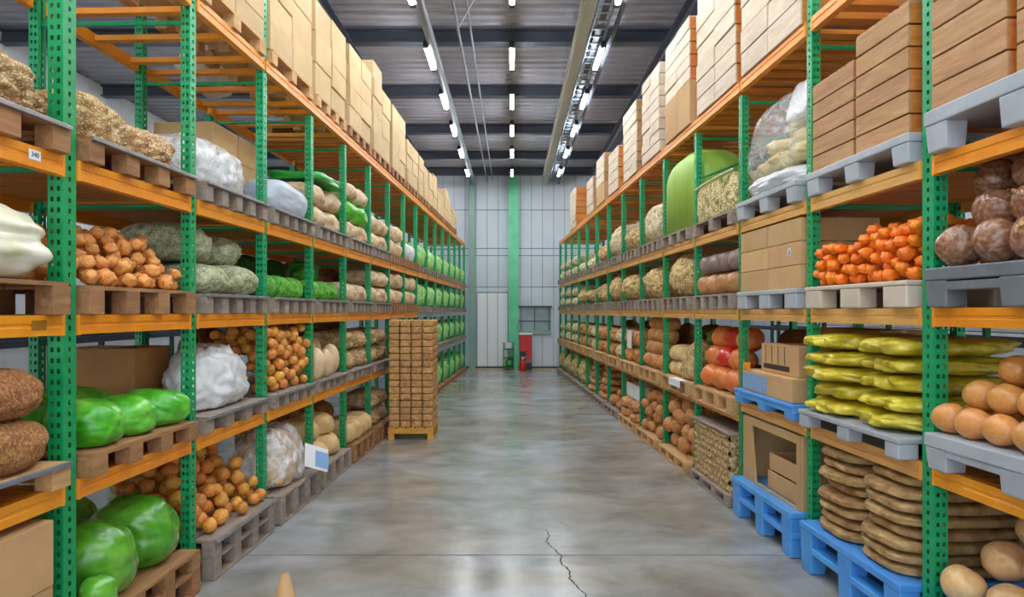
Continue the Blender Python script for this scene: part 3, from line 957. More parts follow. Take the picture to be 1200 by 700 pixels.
# bay past the first upright
z = lp(S, 0, 0, 'green pepper shaped bags', PAL_BROWN, .30, 4, v0=-.1, double=True)
for k, (u, v, zz, d, rz, n) in enumerate(((.40, .19, 0, (.50, .55, .46), .25, 'front one with a knob'), (.93, .22, 0, (.50, .60, .46), -.1, 'middle one'), (.45, .77, 0, (.62, .52, .52), .5, 'rear one in the shade'), (1.0, .80, 0, (.4, .5, .46), .2, 'back corner one'))):
    put(S, 'green_bag', 'bag', f"pepper shaped green bag, {n}, {W(S, 0, 0)}", blob('green_bag', *d, PEPPER, 2.2, .05, 1.3, crease=.05, cfreq=1.2, lobes=6, sub=5, seed=k + 1), u, v, z + zz, rz, group='pepper shaped bags')
put(S, 'green_bag', 'bag', f"small round green bag before the peppers, {W(S, 0, 0)}", blob('green_bag', .21, .19, .2, PEPPER, 2.1, .05, 1.3, lobes=4, sub=4, seed=8), .2, -.02, z)
z = lp(S, 0, 1, 'bright green cabbage bags', PAL_BROWN, .13, 4, v0=-.08)
for k, (u, v, zz, d, rz, n) in enumerate(((.32, .14, 0, (.36, .44, .27), .1, 'front row before the others'), (.68, .15, 0, (.37, .44, .25), -.1, 'front row middle'), (1.05, .16, 0, (.38, .46, .25), .05, 'front row beside second upright'), (.36, .66, 0, (.5, .56, .31), .1, 'back row first'), (.90, .66, 0, (.55, .52, .28), .1, 'back row second'))):
    put(S, 'cabbage_bag', 'bag', f"bright green cabbage bag, {n}, {W(S, 0, 1)}", blob('cabbage_bag_green', *d, GREENBAG, 2.4, .05, 1.3, crease=.11, cfreq=1.3, sub=5, seed=k + 11, stretch=(1.2, .45, 1.2)), u, v, z + zz, rz, group='bright green cabbage bags')
z = lp(S, 0, 2, 'loose orange roots', PAL_BROWN, .16, 4)
heap(S, 'loose_root', 'vegetable', f"knobbly orange root in the loose heap, {W(S, 0, 2)}", 'loose orange roots', HEAPB, .055, .06, 1.22, -.04, .66, z, .40, .24, .14, 480, var=.25, seed=3)
for k, (u, v, zz, d, n) in enumerate(((.85, .87, 0, (.62, .38, .34), 'rear one behind the orange heap'),)):
    put(S, 'pumpkin_net', 'sack', f"grey green net sack, {n}, {W(S, 0, 2)}", blob('pumpkin_net', *d, NETGREEN, 2.3, .04, 1.4, lump=.05, crease=.05, sub=5, seed=k + 3), u, v, z + zz)
z = lp(S, 0, 3, 'long beige nets', PAL_BROWN, .14, 4, STEEL)
for k, (u, v, zz, d, n) in enumerate(((.36, .3, 0, (.58, .68, .32), 'nearer front'), (.93, .3, 0, (.57, .68, .27), 'farther front'), (.5, .84, 0, (.8, .4, .30), 'rear'))):
    put(S, 'potato_net', 'sack', f"golden beige net sack, {n} one, {W(S, 0, 3)}", blob('potato_net', *d, NETBEIGE, 2.5, .05, 1.5, lump=.14, lfreq=3.0, sub=5, seed=k + 13), u, v, z + zz, group='golden beige nets')
# bay past the second upright
z = lp(S, 1, 0, 'the loose orange potatoes', PAL_GREY, .30, 4, STEEL, v0=-.12, double=True)
heap(S, 'potato', 'vegetable', f"orange potato in the loose heap, {W(S, 1, 0)}", 'loose orange potatoes on the floor pallet', POT, .066, 1.40, 2.54, -.10, .8, z, .58, .46, .10, 400, seed=4)
put(S, 'potato_net', 'sack', f"dull olive sack behind the loose potatoes, {W(S, 1, 0)}", blob('potato_net', .6, .4, .5, NETGREEN, 2.4, .05, 1.4, sub=4, seed=31), 2.2, .93, z)
z = lp(S, 1, 1, 'the big milky bag', PAL_GREY, .13, 4, STEEL)
put(S, 'plastic_bag', 'bag', f"big milky white crumpled bag, {W(S, 1, 1)}", blob('plastic_bag', 1.02, .55, .52, WHITEBAG, 2.4, .06, 1.4, lump=.08, lfreq=2.2, crease=.10, cfreq=2.6, sub=5, seed=5, taper=.35), 1.98, .24, z)
carton(S, f"large brown box behind the milky bag, {W(S, 1, 1)}", .5, .62, .5, CARTONB, 1.72, .85, z)
z = lp(S, 1, 2, 'grey green pumpkin nets', PAL_GREY, .15, 5, STEEL)
for k, (u, v, zz, d, n) in enumerate(((1.68, .25, 0, (.56, .62, .25), 'lower nearer'), (2.22, .25, 0, (.60, .62, .27), 'lower farther'), (1.66, .40, .25, (.60, .66, .31), 'upper nearer'), (2.24, .42, .255, (.58, .66, .27), 'upper farther'), (1.95, .9, 0, (.9, .34, .40), 'rear'))):
    put(S, 'pumpkin_net', 'sack', f"grey green speckled net sack, {n} one, {W(S, 1, 2)}", blob('pumpkin_net', *d, NETGREEN, 2.4, .04, 1.4, crease=.07, cfreq=1.7, sub=5, seed=k + 3, stretch=(1.6, .5, 1)), u, v, z + zz, group='grey green nets')
z = lp(S, 1, 3, 'the clear plastic bag', PAL_GREY, .145, 5, STEEL)
bag = put(S, 'plastic_bag', 'bag', f"clear plastic bag over pale goods, {W(S, 1, 3)}", None, 1.95, .36, z)
child('film', blob('clear_bag', 1.08, .72, .46, FILMW, 2.8, .05, 1.4, crease=.1, cfreq=2.2, sub=5, seed=4, taper=.2), bag, label='clear crumpled film')
child('contents', blob('bag_contents', .98, .62, .36, WHITEBAG, 2.8, .05, 1.6, lump=.10, lfreq=3, sub=4, seed=14), bag, (0, 0, .004))
# bay past the third upright
z = lp(S, 2, 0, 'the clear bag of roots', PAL_GREY, .27, 4, v0=-.12)
bag = put(S, 'plastic_bag', 'bag', f"tall clear bag of pale roots with a paper label, {W(S, 2, 0)}", None, 3.22, .22, z)
child('film', blob('clear_bag', 1.1, .66, .62, FILMW, 2.8, .06, 1.3, crease=.12, cfreq=2.0, sub=5, seed=7, taper=.3), bag, label='clear crumpled film')
child('contents', blob('bag_contents', 1.0, .58, .52, PALESACK, 2.6, .05, 1.4, lump=.22, lfreq=2.6, sub=5, seed=15, taper=.25), bag, (0, 0, .004), label='pale brown roots inside')
lb = child('paper_label', box_mesh('paper_label', .34, .006, .25, WHITE, .001), bag, (.27, -.40, .07), (-.35, .38, -.5), label='white paper label with a blue square')
child('blue_square', box_mesh('blue_square', .2, .003, .17, PRINTBLUE, 0), lb, (.08, -.0046, .03))
z = lp(S, 2, 1, 'stacked orange potatoes', PAL_GREY, .13, 5, STEEL)
heap(S, 'potato', 'vegetable', f"orange potato in the tall pile, {W(S, 2, 1)}", 'stacked orange potatoes on the first shelf', POT, .062, 2.66, 3.84, -.03, .62, z, .66, .07, .02, 480, seed=5)
put(S, 'potato_net', 'sack', f"brown sack behind the stacked potatoes, {W(S, 2, 1)}", blob('potato_net', .8, .34, .62, BROWNMESH, 2.6, .05, 1.4, sub=4, seed=41), 3.3, .92, z)
CABM = [blob('green_cabbage_net', .3, .34, .23, CABNET, 2.2, .05, 1.4, lump=.05, lfreq=2.5, sub=4, seed=s) for s in range(3)]
def cabbages(b, l, z, rows):
    for (u, v, zz, dk, n) in rows:
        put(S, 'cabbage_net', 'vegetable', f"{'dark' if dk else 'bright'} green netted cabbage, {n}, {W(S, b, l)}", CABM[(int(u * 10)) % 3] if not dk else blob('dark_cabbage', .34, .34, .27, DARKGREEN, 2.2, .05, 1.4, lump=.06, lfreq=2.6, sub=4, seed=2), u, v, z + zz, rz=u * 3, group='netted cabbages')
z = lp(S, 2, 2, 'netted cabbages', PAL_GREY, .15, 5, STEEL)
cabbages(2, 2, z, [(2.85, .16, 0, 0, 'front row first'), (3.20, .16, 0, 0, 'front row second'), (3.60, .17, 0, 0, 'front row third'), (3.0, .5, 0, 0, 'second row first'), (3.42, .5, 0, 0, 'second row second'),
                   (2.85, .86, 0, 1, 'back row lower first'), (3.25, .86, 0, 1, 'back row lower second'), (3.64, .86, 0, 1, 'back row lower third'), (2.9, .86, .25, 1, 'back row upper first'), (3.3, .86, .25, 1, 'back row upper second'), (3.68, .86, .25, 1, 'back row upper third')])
z = lp(S, 2, 3, 'the grey film bag', PAL_GREY, .145, 5, STEEL)
put(S, 'plastic_bag', 'bag', f"smooth grey film bag, {W(S, 2, 3)}", blob('grey_bag', 1.06, .42, .33, GREYBAG, 3.2, .04, 1.3, crease=.05, cfreq=1.4, sub=5, seed=6), 3.24, .14, z)
put(S, 'plastic_bag', 'bag', f"small white bag beside the grey film bag, {W(S, 2, 3)}", blob('white_bag_small', .16, .34, .25, WHITEBAG, 3, .05, 1.5, crease=.06, sub=4, seed=2), 3.78, .06, z) if False else None
for i in range(2):
    for k in range(3):
        carton(S, f"box behind film bag, {['lowest', 'middle', 'topmost'][k]}, {['nearer', 'farther'][i]} column, {W(S, 2, 3)}", .52, .58, .275, CARTON, 3.02 + .54 * i, .85, z + .277 * k, group='boxes behind the grey film bag')
# fourth
z = lp(S, 3, 0, 'pale round sacks', PAL_GREY, .24, 4, v0=-.1)
RND = [blob('round_sack', .46, .5, .27, PALESACK, 2.4, .06, 1.4, crease=.04, sub=4, seed=s) for s in range(3)]
for (u, v, zz, n) in ((4.2, .18, 0, 'lower nearer'), (4.72, .18, 0, 'lower farther'), (4.2, .26, .255, 'upper nearer'), (4.7, .26, .255, 'upper farther')):
    put(S, 'round_sack', 'sack', f"pale round sack, {n} one, {W(S, 3, 0)}", RND[int(u * 10 + zz * 20) % 3], u, v, z + zz, group='pale round sacks')
put(S, 'mesh_sack', 'sack', f"tall brown mesh sack behind the pale ones, {W(S, 3, 0)}", blob('mesh_sack', 1.0, .5, .6, BROWNMESH, 2.8, .06, 1.4, lump=.08, lfreq=3, sub=4, seed=4), 4.5, .8, z)
z = lp(S, 3, 1, 'large pale squashes', PAL_GREY, .13, 5, STEEL)
SQ = [ball('squash', PALETALL, .75, .8, 1.25, .05, 1.2, s + 3, 4) for s in range(3)]
for k, (u, v, zz, sc, n) in enumerate(((4.12, .04, 0, .15, 'front first'), (4.45, .03, 0, .135, 'front low second'), (4.8, .08, 0, .15, 'front third'), (4.15, .32, .0, .20, 'second row first'), (4.5, .3, .0, .20, 'second row second'), (4.86, .34, 0, .185, 'second row third'), (4.2, .64, .1, .235, 'back row first'), (4.62, .66, .1, .235, 'back row second'))):
    put(S, 'pale_squash', 'vegetable', f"pale upright squash, {n}, {W(S, 3, 1)}", SQ[k % 3], u, v, z + sc * 1.22 + (0 if zz == 0 else 0), rz=k, scale=sc, group='pale squashes')
z = lp(S, 3, 2, 'netted cabbages', PAL_GREY, .15, 5, STEEL)
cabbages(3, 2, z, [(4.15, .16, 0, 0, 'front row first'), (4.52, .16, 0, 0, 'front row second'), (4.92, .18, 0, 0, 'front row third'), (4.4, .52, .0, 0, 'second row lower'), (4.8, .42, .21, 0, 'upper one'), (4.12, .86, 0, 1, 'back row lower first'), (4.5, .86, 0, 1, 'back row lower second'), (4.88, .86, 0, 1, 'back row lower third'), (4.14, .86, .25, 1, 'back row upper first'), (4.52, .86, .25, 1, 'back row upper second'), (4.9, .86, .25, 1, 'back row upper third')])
z = lp(S, 3, 3, 'tarp covered sacks', PAL_GREY, .145, 5, STEEL)
BGS = [blob('beige_sack', .55, .6, .262, BEIGESACK, 2.8, .05, 1.4, crease=.08, sub=4, seed=s) for s in range(3)]
for k, (u, zz, n) in enumerate(((4.22, 0, 'lower nearer'), (4.79, 0, 'lower farther'), (4.24, .262, 'upper nearer'), (4.8, .262, 'upper farther'))):
    put(S, 'beige_sack', 'sack', f"cream beige sack, {n} one, {W(S, 3, 3)}", BGS[k % 3], u, .27, z + zz, group='cream sacks under the tarp')
put(S, 'folded_tarp', 'tarp', f"folded green tarp lying over cream sacks, {W(S, 3, 3)}", blob('folded_tarp', .98, .70, .11, TARPGREEN, 7, .06, 1.3, crease=.06, cfreq=1.2, sub=4, seed=3, flat=.3), 4.50, .28, z + .54)
# fifth .. eighth
def sackset(S, b, l, meshes, name, cat, what, rows, z, group, v=.26):
    """rows: list of (fraction along the bay, height, words)"""
    for k, (f, zz, n) in enumerate(rows):
        put(S, name, cat, f"{what}, {n}, {W(S, b, l)}", meshes[k % len(meshes)], (b + f) * S.bay, v, z + zz, group=group, rz=.05 * ((k * 37) % 5 - 2))
TWO = ((.28, 0, 'nearer one'), (.72, 0, 'farther one'))
FOUR = ((.28, 0, 'lower nearer'), (.72, 0, 'lower farther'), (.28, .265, 'upper nearer'), (.72, .265, 'upper farther'))
SIX = FOUR + ((.29, .53, 'topmost nearer'), (.71, .53, 'topmost farther'))
z = lp(S, 4, 0, 'round pale sacks', PAL_BROWN, .24, 4, v0=-.1)
RS = [blob('round_sack_small', .3, .46, .3, PALESACK, 2.2, .05, 1.4, sub=4, seed=s + 5) for s in range(3)]
sackset(S, 4, 0, RS, 'round_sack', 'sack', 'pale round sack in the front row', ((.18, 0, 'first'), (.40, 0, 'second'), (.61, 0, 'third'), (.82, 0, 'fourth')), z, 'round sacks in a row', .14)
put(S, 'mesh_sack', 'sack', f"wide brown mesh sack at the back, {W(S, 4, 0)}", blob('mesh_sack', 1.05, .6, .52, BROWNMESH, 2.8, .06, 1.4, lump=.08, lfreq=3, sub=4, seed=4), 5.85, .72, z)
MSH = [blob('mesh_bag', .56, .7, .264, BROWNMESH, 2.8, .06, 1.4, lump=.08, lfreq=3.2, sub=4, seed=s + 2) for s in range(3)]
MSG = [blob('mesh_bag', .56, .7, .264, NETBEIGE, 2.8, .06, 1.4, lump=.10, lfreq=3.2, sub=4, seed=s + 2) for s in range(3)]
for b in (4, 5):
    z = lp(S, b, 1, 'mesh bags', PAL_GREY, .13, 5, STEEL)
    sackset(S, b, 1, MSG, 'mesh_bag', 'sack', 'beige green mesh bag', FOUR, z, f'mesh bags {b}', .32)
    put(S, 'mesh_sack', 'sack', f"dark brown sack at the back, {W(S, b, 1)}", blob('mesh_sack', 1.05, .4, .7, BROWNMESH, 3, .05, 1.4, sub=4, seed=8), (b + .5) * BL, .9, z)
z = lp(S, 4, 2, 'beige sacks', PAL_GREY, .15, 6, STEEL)
sackset(S, 4, 2, BGS, 'beige_sack', 'sack', 'yellowish beige sack', TWO, z, 'beige sacks', .27)
carton(S, f"green box standing behind beige sacks, {W(S, 4, 2)}", .3, .3, .5, TARPGREEN, 5.4, .62, z, tape=False)
z = lp(S, 4, 3, 'beige and green bags', PAL_GREY, .145, 6, STEEL)
sackset(S, 4, 3, BGS, 'beige_sack', 'sack', 'cream beige sack', ((.28, 0, 'lower nearer'), (.72, 0, 'lower farther'), (.3, .53, 'topmost nearer'), (.7, .53, 'topmost farther')), z, 'cream sacks around green bags')
GB = [blob('green_flat_bag', .58, .6, .28, GREENBAG, 3, .05, 1.3, crease=.07, sub=4, seed=s) for s in range(2)]
sackset(S, 4, 3, GB, 'green_bag', 'bag', 'green film bag between cream sacks', ((.28, .262, 'nearer one'), (.72, .262, 'farther one')), z, 'green bags between sacks')
z = lp(S, 5, 0, 'brown potato sacks', PAL_BROWN, .24, 4, v0=-.1)
sackset(S, 5, 0, [blob('potato_sack', .55, .6, .264, NETBEIGE, 2.5, .05, 1.4, lump=.14, sub=4, seed=s) for s in range(2)], 'potato_sack', 'sack', 'beige potato sack', FOUR, z, 'potato sacks on the floor')
z = lp(S, 5, 2, 'beige sacks', PAL_GREY, .15, 6, STEEL)
sackset(S, 5, 2, BGS, 'beige_sack', 'sack', 'cream beige sack', FOUR, z, 'beige sacks five')
z = lp(S, 5, 3, 'beige sacks', PAL_GREY, .145, 6, STEEL)
sackset(S, 5, 3, BGS, 'beige_sack', 'sack', 'cream beige sack', FOUR, z, 'beige sacks upper five')
BLK = [blob('wrapped_sack', .56, .7, .28, BEIGESACK, 3.4, .05, 1.5, lump=.06, crease=.07, sub=3, seed=s + 3) for s in range(3)]
BLKW = [blob('wrapped_sack', .56, .7, .30, FLATSACK, 3.4, .05, 1.5, lump=.06, crease=.07, sub=3, seed=s + 3) for s in range(3)]
WB = [blob('white_sack', .56, .7, .40, WHITEBAG, 3, .05, 1.5, crease=.08, sub=3, seed=s + 3) for s in range(2)]
GRB = [blob('green_net_bag', .56, .75, .54, CABPALE, 2.8, .05, 1.5, lump=.07, sub=3, seed=s + 3) for s in range(3)]
T2 = ((.27, 0, 'lower nearer'), (.73, 0, 'lower farther'), (.27, .285, 'upper nearer'), (.73, .285, 'upper farther'))
for b in (6, 7):
    for l, ms, w_ in ((2, BLK, 'brownish beige wrapped sack'), (3, BLK if b == 6 else WB, 'pale wrapped sack')):
        z = lp(S, b, l, 'wrapped sacks', PAL_BROWN, .145, 6)
        sackset(S, b, l, ms, 'wrapped_sack', 'sack', w_, T2 if l == 2 else T2[:4 if b == 6 else 2], z, f'wrapped sacks {b} {l}', .33)
    for l in (0, 1):
        z = lp(S, b, l, 'brown mesh sacks', PAL_BROWN, .14, 4)
        sackset(S, b, l, BLKW, 'mesh_sack', 'sack', 'brown mesh sack', TWO, z, f'mesh sacks {b} {l}', .33)
for b in range(8, 15):
    for l in range(4):
        z = lp(S, b, l, 'green net bags', PAL_GREY if l else PAL_BROWN, .12, 4, trim=.08)
        sackset(S, b, l, GRB, 'green_net_bag', 'bag', 'pale green netted bag', TWO, z, f'green net bags {b} {l}', .36)

# boxes on the top shelf of the left rack
tops = {1: 5.55, 2: 5.5, 3: 5.55, 4: 5.62, 5: 5.7, 6: 5.62, 7: 5.35, 8: 5.2, 9: 5.22, 10: 5.12, 11: 5.12, 12: 5.05}
for b, zt in tops.items():
    wood = b == 1
    z = lp(S, b, 4, 'the box stacks', PAL_LIGHT if b < 4 else PAL_BROWN, .13, 3 if b < 3 else 4, v0=-.04, v1=.62 if b < 4 else None)
    for i in range(2):
        zz = z
        k = 0
        hs = .27 if (b + i) % 3 else .36
        gap = .0 if b < 7 else .03
        zti = zt + ((b * 7 + i * 5) % 3 - 1) * .06
        while zz + hs * .7 < zti:
            h = hs if not (b == 1 and k == 0) else .2
            u = (b + .28 + .445 * i) * BL
            nm = f"{ORD[k]} from bottom, {['nearer', 'farther'][i]} column, {W(S, b, 4)}"
            if wood:
                carton(S, f"pinewood box, {nm}", .56, .6, h - .004, CARTONP, u, .28, zz, tape=False, name='pine_box', group=f'left top boxes {b}')
            else:
                carton(S, f"pale cardboard box, {nm}",   .565, .6 if b < 4 else .78, h - .003, CARTONP, u + rnd.uniform(-.006, .006), (.28 if b < 4 else .36) + rnd.uniform(-.012, .012), zz, tape=b < 5, group=f'left top boxes {b}', rz=rnd.uniform(-.012, .012))
            zz += h
            k += 1
put(S, 'plastic_bag', 'bag', 'crumpled white bag on the orange bars behind the boxes, top shelf past third left upright', blob('white_bag', .85, .42, .5, WHITEBAG, 2.2, .08, 1.5, crease=.12, sub=4, seed=9, taper=.5), 3.35, .93, TOPS['left'][4] - .02)

# tall pallet of pressed fibre blocks standing in the aisle
PX, PY = -1.57, 10.52
t = free('block_pallet', 'pallet', 'honey coloured low wooden stand under the brown block stack in the aisle', (PX, PY + .37, 0))
Lw, Dw = .70, .74
child('deck', grooved('deck', Lw, Dw, .03, 5, .02, .02, PAL_HONEY, 'y'), t, (0, 0, .17))
for s in (-1, 1):
    child('apron', box_mesh('apron', Lw, .03, .07, PAL_HONEY, .003), t, (0, s * (Dw / 2 - .015), .101))
    for q in (-1, 1):
        child('leg', box_mesh('leg', .09, .09, .172, PAL_HONEY, .004), t, (s * (Lw / 2 - .046), q * (Dw / 2 - .046), 0))
BM = [blob('fibre_block', .172, .18, .102, LOAF, 7, .03, 2.2, lump=.03, lfreq=5, sub=4, seed=s, flat=.05) for s in range(4)]
for d in range(4):
    for c in range(4):
        for k in range(16):
            if not (d == 0 or c == 3 or k == 15 or (c == 0 and d < 4)):
                continue
            o = link(bpy.data.objects.new('fibre_block', BM[(d * 5 + c * 3 + k) % 4]))
            o.location = (PX - .2625 + c * .175, PY + .095 + d * .182, .2005 + k * .1042)
            o.rotation_euler = (0, 0, (0 if (c + k) % 2 else PI))
            setp(o, 'brown pressed fibre block in the tall stack standing in the aisle', 'block', 'brown blocks stacked in the aisle')
# slim cone at the near edge of the floor
c = free('traffic_cone', 'cone', 'slim tan cone standing on the concrete at the bottom edge', (-1.27, 3.8, 0))
CONEM = mat('cone_tan', ['B08A58', 'C6A070'], 4, .6, .05, var=0)
bm = bmesh.new()
bmesh.ops.create_cone(bm, cap_ends=True, segments=24, radius1=.15, radius2=.022, depth=.52)
for v in bm.verts: v.co.z += .27
child('cone_body', bm_mesh('cone_body', bm, CONEM, True), c)
child('base_plate', box_mesh('base_plate2', .34, .34, .025, CONEM, .008), c)

# ================= RIGHT RACK =================
S = RIGHT
# before the first upright
z = pp(S, -1, 0, 'pale gourds', BLUE, 'blue', .36, v0=-.1)
heap(S, 'gourd', 'vegetable', f"pale tan gourd in the heap, {W(S, -1, 0)}", 'pale gourds on the blue pallet', GRD, .125, -1.1, -.06, -.08, 1.05, z, .66, .4, (0, .25), 80, var=.12, seed=6)
z = pp(S, -1, 1, 'brown egg shaped roots', GREYP, 'grey', .2, v0=-.08, lip=.075)
for l in range(4):
    for j in range(4 - l):
        for i in range(6 - l):
            er = .092
            uu = -.135 - i * .196 - l * .13
            if l == 3 and j > 0: continue
            if j > 1 and l < 2 and i > 1: continue
            put(S, 'egg_root', 'vegetable', f"smooth brown egg shaped root in the pile, {W(S, -1, 1)}", EGGS[(i + 2 * j + l) % 3], uu + rnd.uniform(-.006, .006), .035 + j * .178 + l * .09 + rnd.uniform(-.006, .006), z + er * .93 + l * er * 1.58, rz=rnd.uniform(-.35, .35) + (PI if (i + j) % 3 == 0 else 0), scale=er * rnd.uniform(.95, 1.0), group='egg shaped roots')
z = pp(S, -1, 2, 'big red onions', GREYD, 'dark grey', .22, v0=-.08, lip=.07)
ONI = [ball('onion_body', ONION, 1.0, 1.0, .88, .03, 1.2, s + 60, 4, neck=.12) for s in range(3)]
@cached
def neckmesh():
    bm = bmesh.new(); tube(bm, [(0, 0, .7), (.02, 0, .95), (.05, .02, 1.12), (.12, .04, 1.25)], .11, 8); return bm_mesh('onion_neck', bm, ONIONNECK, True)
OR_ = .122
for l in range(3):
    for j in range(3 if l < 2 else 2):
        for i in range(3):
            u = -.17 - i * .27 - (.13 if l % 2 else 0)
            v = .07 + l * .11 + j * .26
            if l == 0 and j > 1: continue
            o = put(S, 'red_onion', 'vegetable', f"red brown onion, {['bottom', 'middle', 'top'][l]} layer, {['front', 'second', 'back'][j]} row, {ORD[i]} from upright, right rack {LEV[2]}", None, u, v, z + OR_ * 1.0 + l * .182, rz=rnd.uniform(0, 6), rx=rnd.choice((-1, 1)) * rnd.uniform(.7, 1.5), scale=OR_ * rnd.uniform(.96, 1.02), group='big red onions')
            child('onion_skin', ONI[(i + j + l) % 3], o); child('neck', neckmesh(), o, label='dry golden neck')
z = pp(S, -1, 3, 'wooden crates', GREYP, 'pale grey', .24, v0=-.08, lip=.085, rail=False)
for i, (u, n) in enumerate(((-.34, 'stack beside the upright'), (-.96, 'nearer stack'))):
    for k in range(6):
        crate(S, f"brown wooden crate, {ORD[k]} from bottom, {n}, {LEV[3]} before first right upright", .56, .8, .158, u, .38, z + k * .16, rz=rnd.uniform(-.012, .012), group='crates before first right upright', lid=k == 5)
# past the first upright
z = pp(S, 0, 0, 'flat brown sacks', BLUE, 'blue', .37, v0=-.12)
FS = [blob('flat_sack', .62, .88, .076, FLATSACK, 3.6, .03, 1.5, crease=.03, cfreq=2.0, sub=5, seed=s, flat=.06, sqz=4.2, stretch=(1.3, 1, .3)) for s in range(4)]
for i, (u, n) in enumerate(((.40, 'stack beside the first upright'), (1.02, 'stack beside the second upright'))):
    for k in range(8):
        put(S, 'flat_sack', 'sack', f"flat brown sack, {ORD[k]} from bottom, {n} on the right", FS[(k + i) % 4], u + rnd.uniform(-.015, .015), .40 + rnd.uniform(-.04, .04) - (.05 if k < 3 else 0) + (.0 if i == 0 else .0), z + k * .0775, rz=rnd.uniform(-.03, .03), group='flat brown sacks')
z = TOPS['right'][1] + .13
wp = plastic_pallet(S, 0, 1, .08, 1.355, -.13, 1.1, TOPS['right'][1], .13, GREYP, 'steel grey', 'yellow lumpy sacks', 3, False, .035, 1, .07)
child('wire_mesh', grooved('wire_mesh', 1.15, .012, .085, 60, .01, .006, DARK, 'y'), wp, (0, -.50, .004), label='dark wire mesh between the feet')
YS = [blob('lumpy_sack', .63, .92, .125, YELLOW, 3.2, .07, 2.6, lump=.10, lfreq=2.2, sub=5, seed=s, flat=.02, sqz=2.8, stretch=(1.2, 1, .25)) for s in range(5)]
for i, (u, nn, n) in enumerate(((.42, 5, 'stack beside the first upright'), (1.05, 5, 'stack beside the second upright'))):
    for k in range(nn):
        put(S, 'lumpy_sack', 'sack', f"yellow lumpy sack, {ORD[k]} from bottom, {n} on the right", YS[(k * 2 + i) % 5], u + rnd.uniform(-.02, .02), .37 + rnd.uniform(-.05, .05) - (.06 if i else 0), z + k * .119, rz=rnd.uniform(-.06, .06), group='yellow lumpy sacks')
z = pp(S, 0, 2, 'orange carrots', BEIGEP, 'beige', .165, v0=-.08, rail=False, lip=.03, taper=1, fw=.12)
heap(S, 'carrot', 'vegetable', f"orange carrot in the taller nearer pile, {W(S, 0, 2)}", 'carrots in the taller pile', CAR, .046, .10, .74, -.04, .6, z, .41, .07, 0, 330, rot=False, el=1.0, seed=7)
heap(S, 'carrot', 'vegetable', f"orange carrot in the lower farther pile, {W(S, 0, 2)}", 'carrots in the lower pile', CAR, .046, .75, 1.37, -.04, .6, z, .33, .07, .05, 280, rot=False, el=1.0, seed=8)
z = pp(S, 0, 3, 'the wooden crates', GREYP, 'pale grey', .175, v0=-.07, rail=False, lip=.055)
for i, (u, nn, n) in enumerate(((.44, 6, 'taller nearer stack'), (1.05, 5, 'lower farther stack'))):
    for k in range(nn):
        crate(S, f"brown wooden crate, {ORD[k]} from bottom, {n}, {LEV[3]} past first right upright", .575, .8, .134, u, .38, z + k * .136, rz=rnd.uniform(-.01, .01), group='crates past first right upright', lid=k == nn - 1)
# past the second upright
z = pp(S, 1, 0, 'the open cartons', BLUE, 'blue', .37, v0=-.12)
u0 = 1.5 * BR
r = put(S, 'open_carton', 'box', f"tall cardboard bin with a cut away front, {W(S, 1, 0)}", None, u0, .48, z)
t_ = .018
def part(bm, nm, m=CARTON, par=None): return child(nm, bm_mesh(nm, bm, m), par or r)
Lc, Dc, Hc = 1.18, 1.0, .61
bm = bmesh.new(); add_box(bm, -Lc / 2, Lc / 2, Dc / 2 - t_, Dc / 2, 0, Hc, .003); part(bm, 'back_panel', CARTONB)
for s in (-1, 1):
    bm = bmesh.new(); add_box(bm, s * Lc / 2 - t_ / 2, s * Lc / 2 + t_ / 2, -Dc / 2 + t_, Dc / 2 - t_, 0, Hc, .003); part(bm, 'side_panel')
bm = bmesh.new()
O = [(-Lc / 2, 0), (Lc / 2, 0), (Lc / 2, Hc), (-Lc / 2, Hc)]
I = [(-Lc / 2 + .30, .02), (Lc / 2 - .05, .02), (Lc / 2 - .05, Hc - .07), (-Lc / 2 + .20, Hc - .07)]
fo = [[bm.verts.new((x, y, zz)) for x, zz in O] for y in (-Dc / 2, -Dc / 2 + t_)]
fi = [[bm.verts.new((x, y, zz)) for x, zz in I] for y in (-Dc / 2, -Dc / 2 + t_)]
for q in range(4):
    n_ = (q + 1) % 4
    for s in (0, 1):
        bm.faces.new((fo[s][q], fo[s][n_], fi[s][n_], fi[s][q]))
    bm.faces.new((fo[0][q], fo[0][n_], fo[1][n_], fo[1][q])); bm.faces.new((fi[0][q], fi[0][n_], fi[1][n_], fi[1][q]))
bmesh.ops.recalc_face_normals(bm, faces=bm.faces)
part(bm, 'front_panel')
for i, (u, v, zz, d, n) in enumerate(((u0 - .20, .30, .004, (.72, .5, .16), 'lower tray of brown paper'), (u0 - .14, .32, .168, (.66, .48, .15), 'upper open tray'))):
    b_ = put(S, 'carton_tray', 'box', f"cardboard {n} inside the tall bin, {LEV[0]} past second right upright", None, u, v, z + zz)
    for s in (-1, 1):
        bm = bmesh.new(); add_box(bm, s * d[0] / 2 - .008, s * d[0] / 2 + .008, -d[1] / 2, d[1] / 2, 0, d[2], .002); part(bm, 'side_panel', CARTON, b_)
        bm = bmesh.new(); add_box(bm, -d[0] / 2, d[0] / 2, s * d[1] / 2 - .008, s * d[1] / 2 + .008, 0, d[2], .002); part(bm, 'long_panel', CARTON, b_)
    bm = bmesh.new(); add_box(bm, -d[0] / 2, d[0] / 2, -d[1] / 2, d[1] / 2, 0, .012); part(bm, 'bottom_panel', CARTON, b_)
    if i == 0:
        child('brown_paper', blob('brown_paper', .68, .46, .14, PAL_HONEY, 3, .06, 2.5, crease=.14, cfreq=3, sub=4, seed=2), b_, (0, 0, .013), label='crumpled honey coloured paper')
z = pp(S, 1, 1, 'the printed cartons', BLUE, 'blue topped', .13, v0=-.1, rail=True, lip=.03)
r = carton(S, f"cardboard box with a blue patterned label, {W(S, 1, 1)}", 1.05, .6, .2, CARTON, u0 - .02, .24, z)
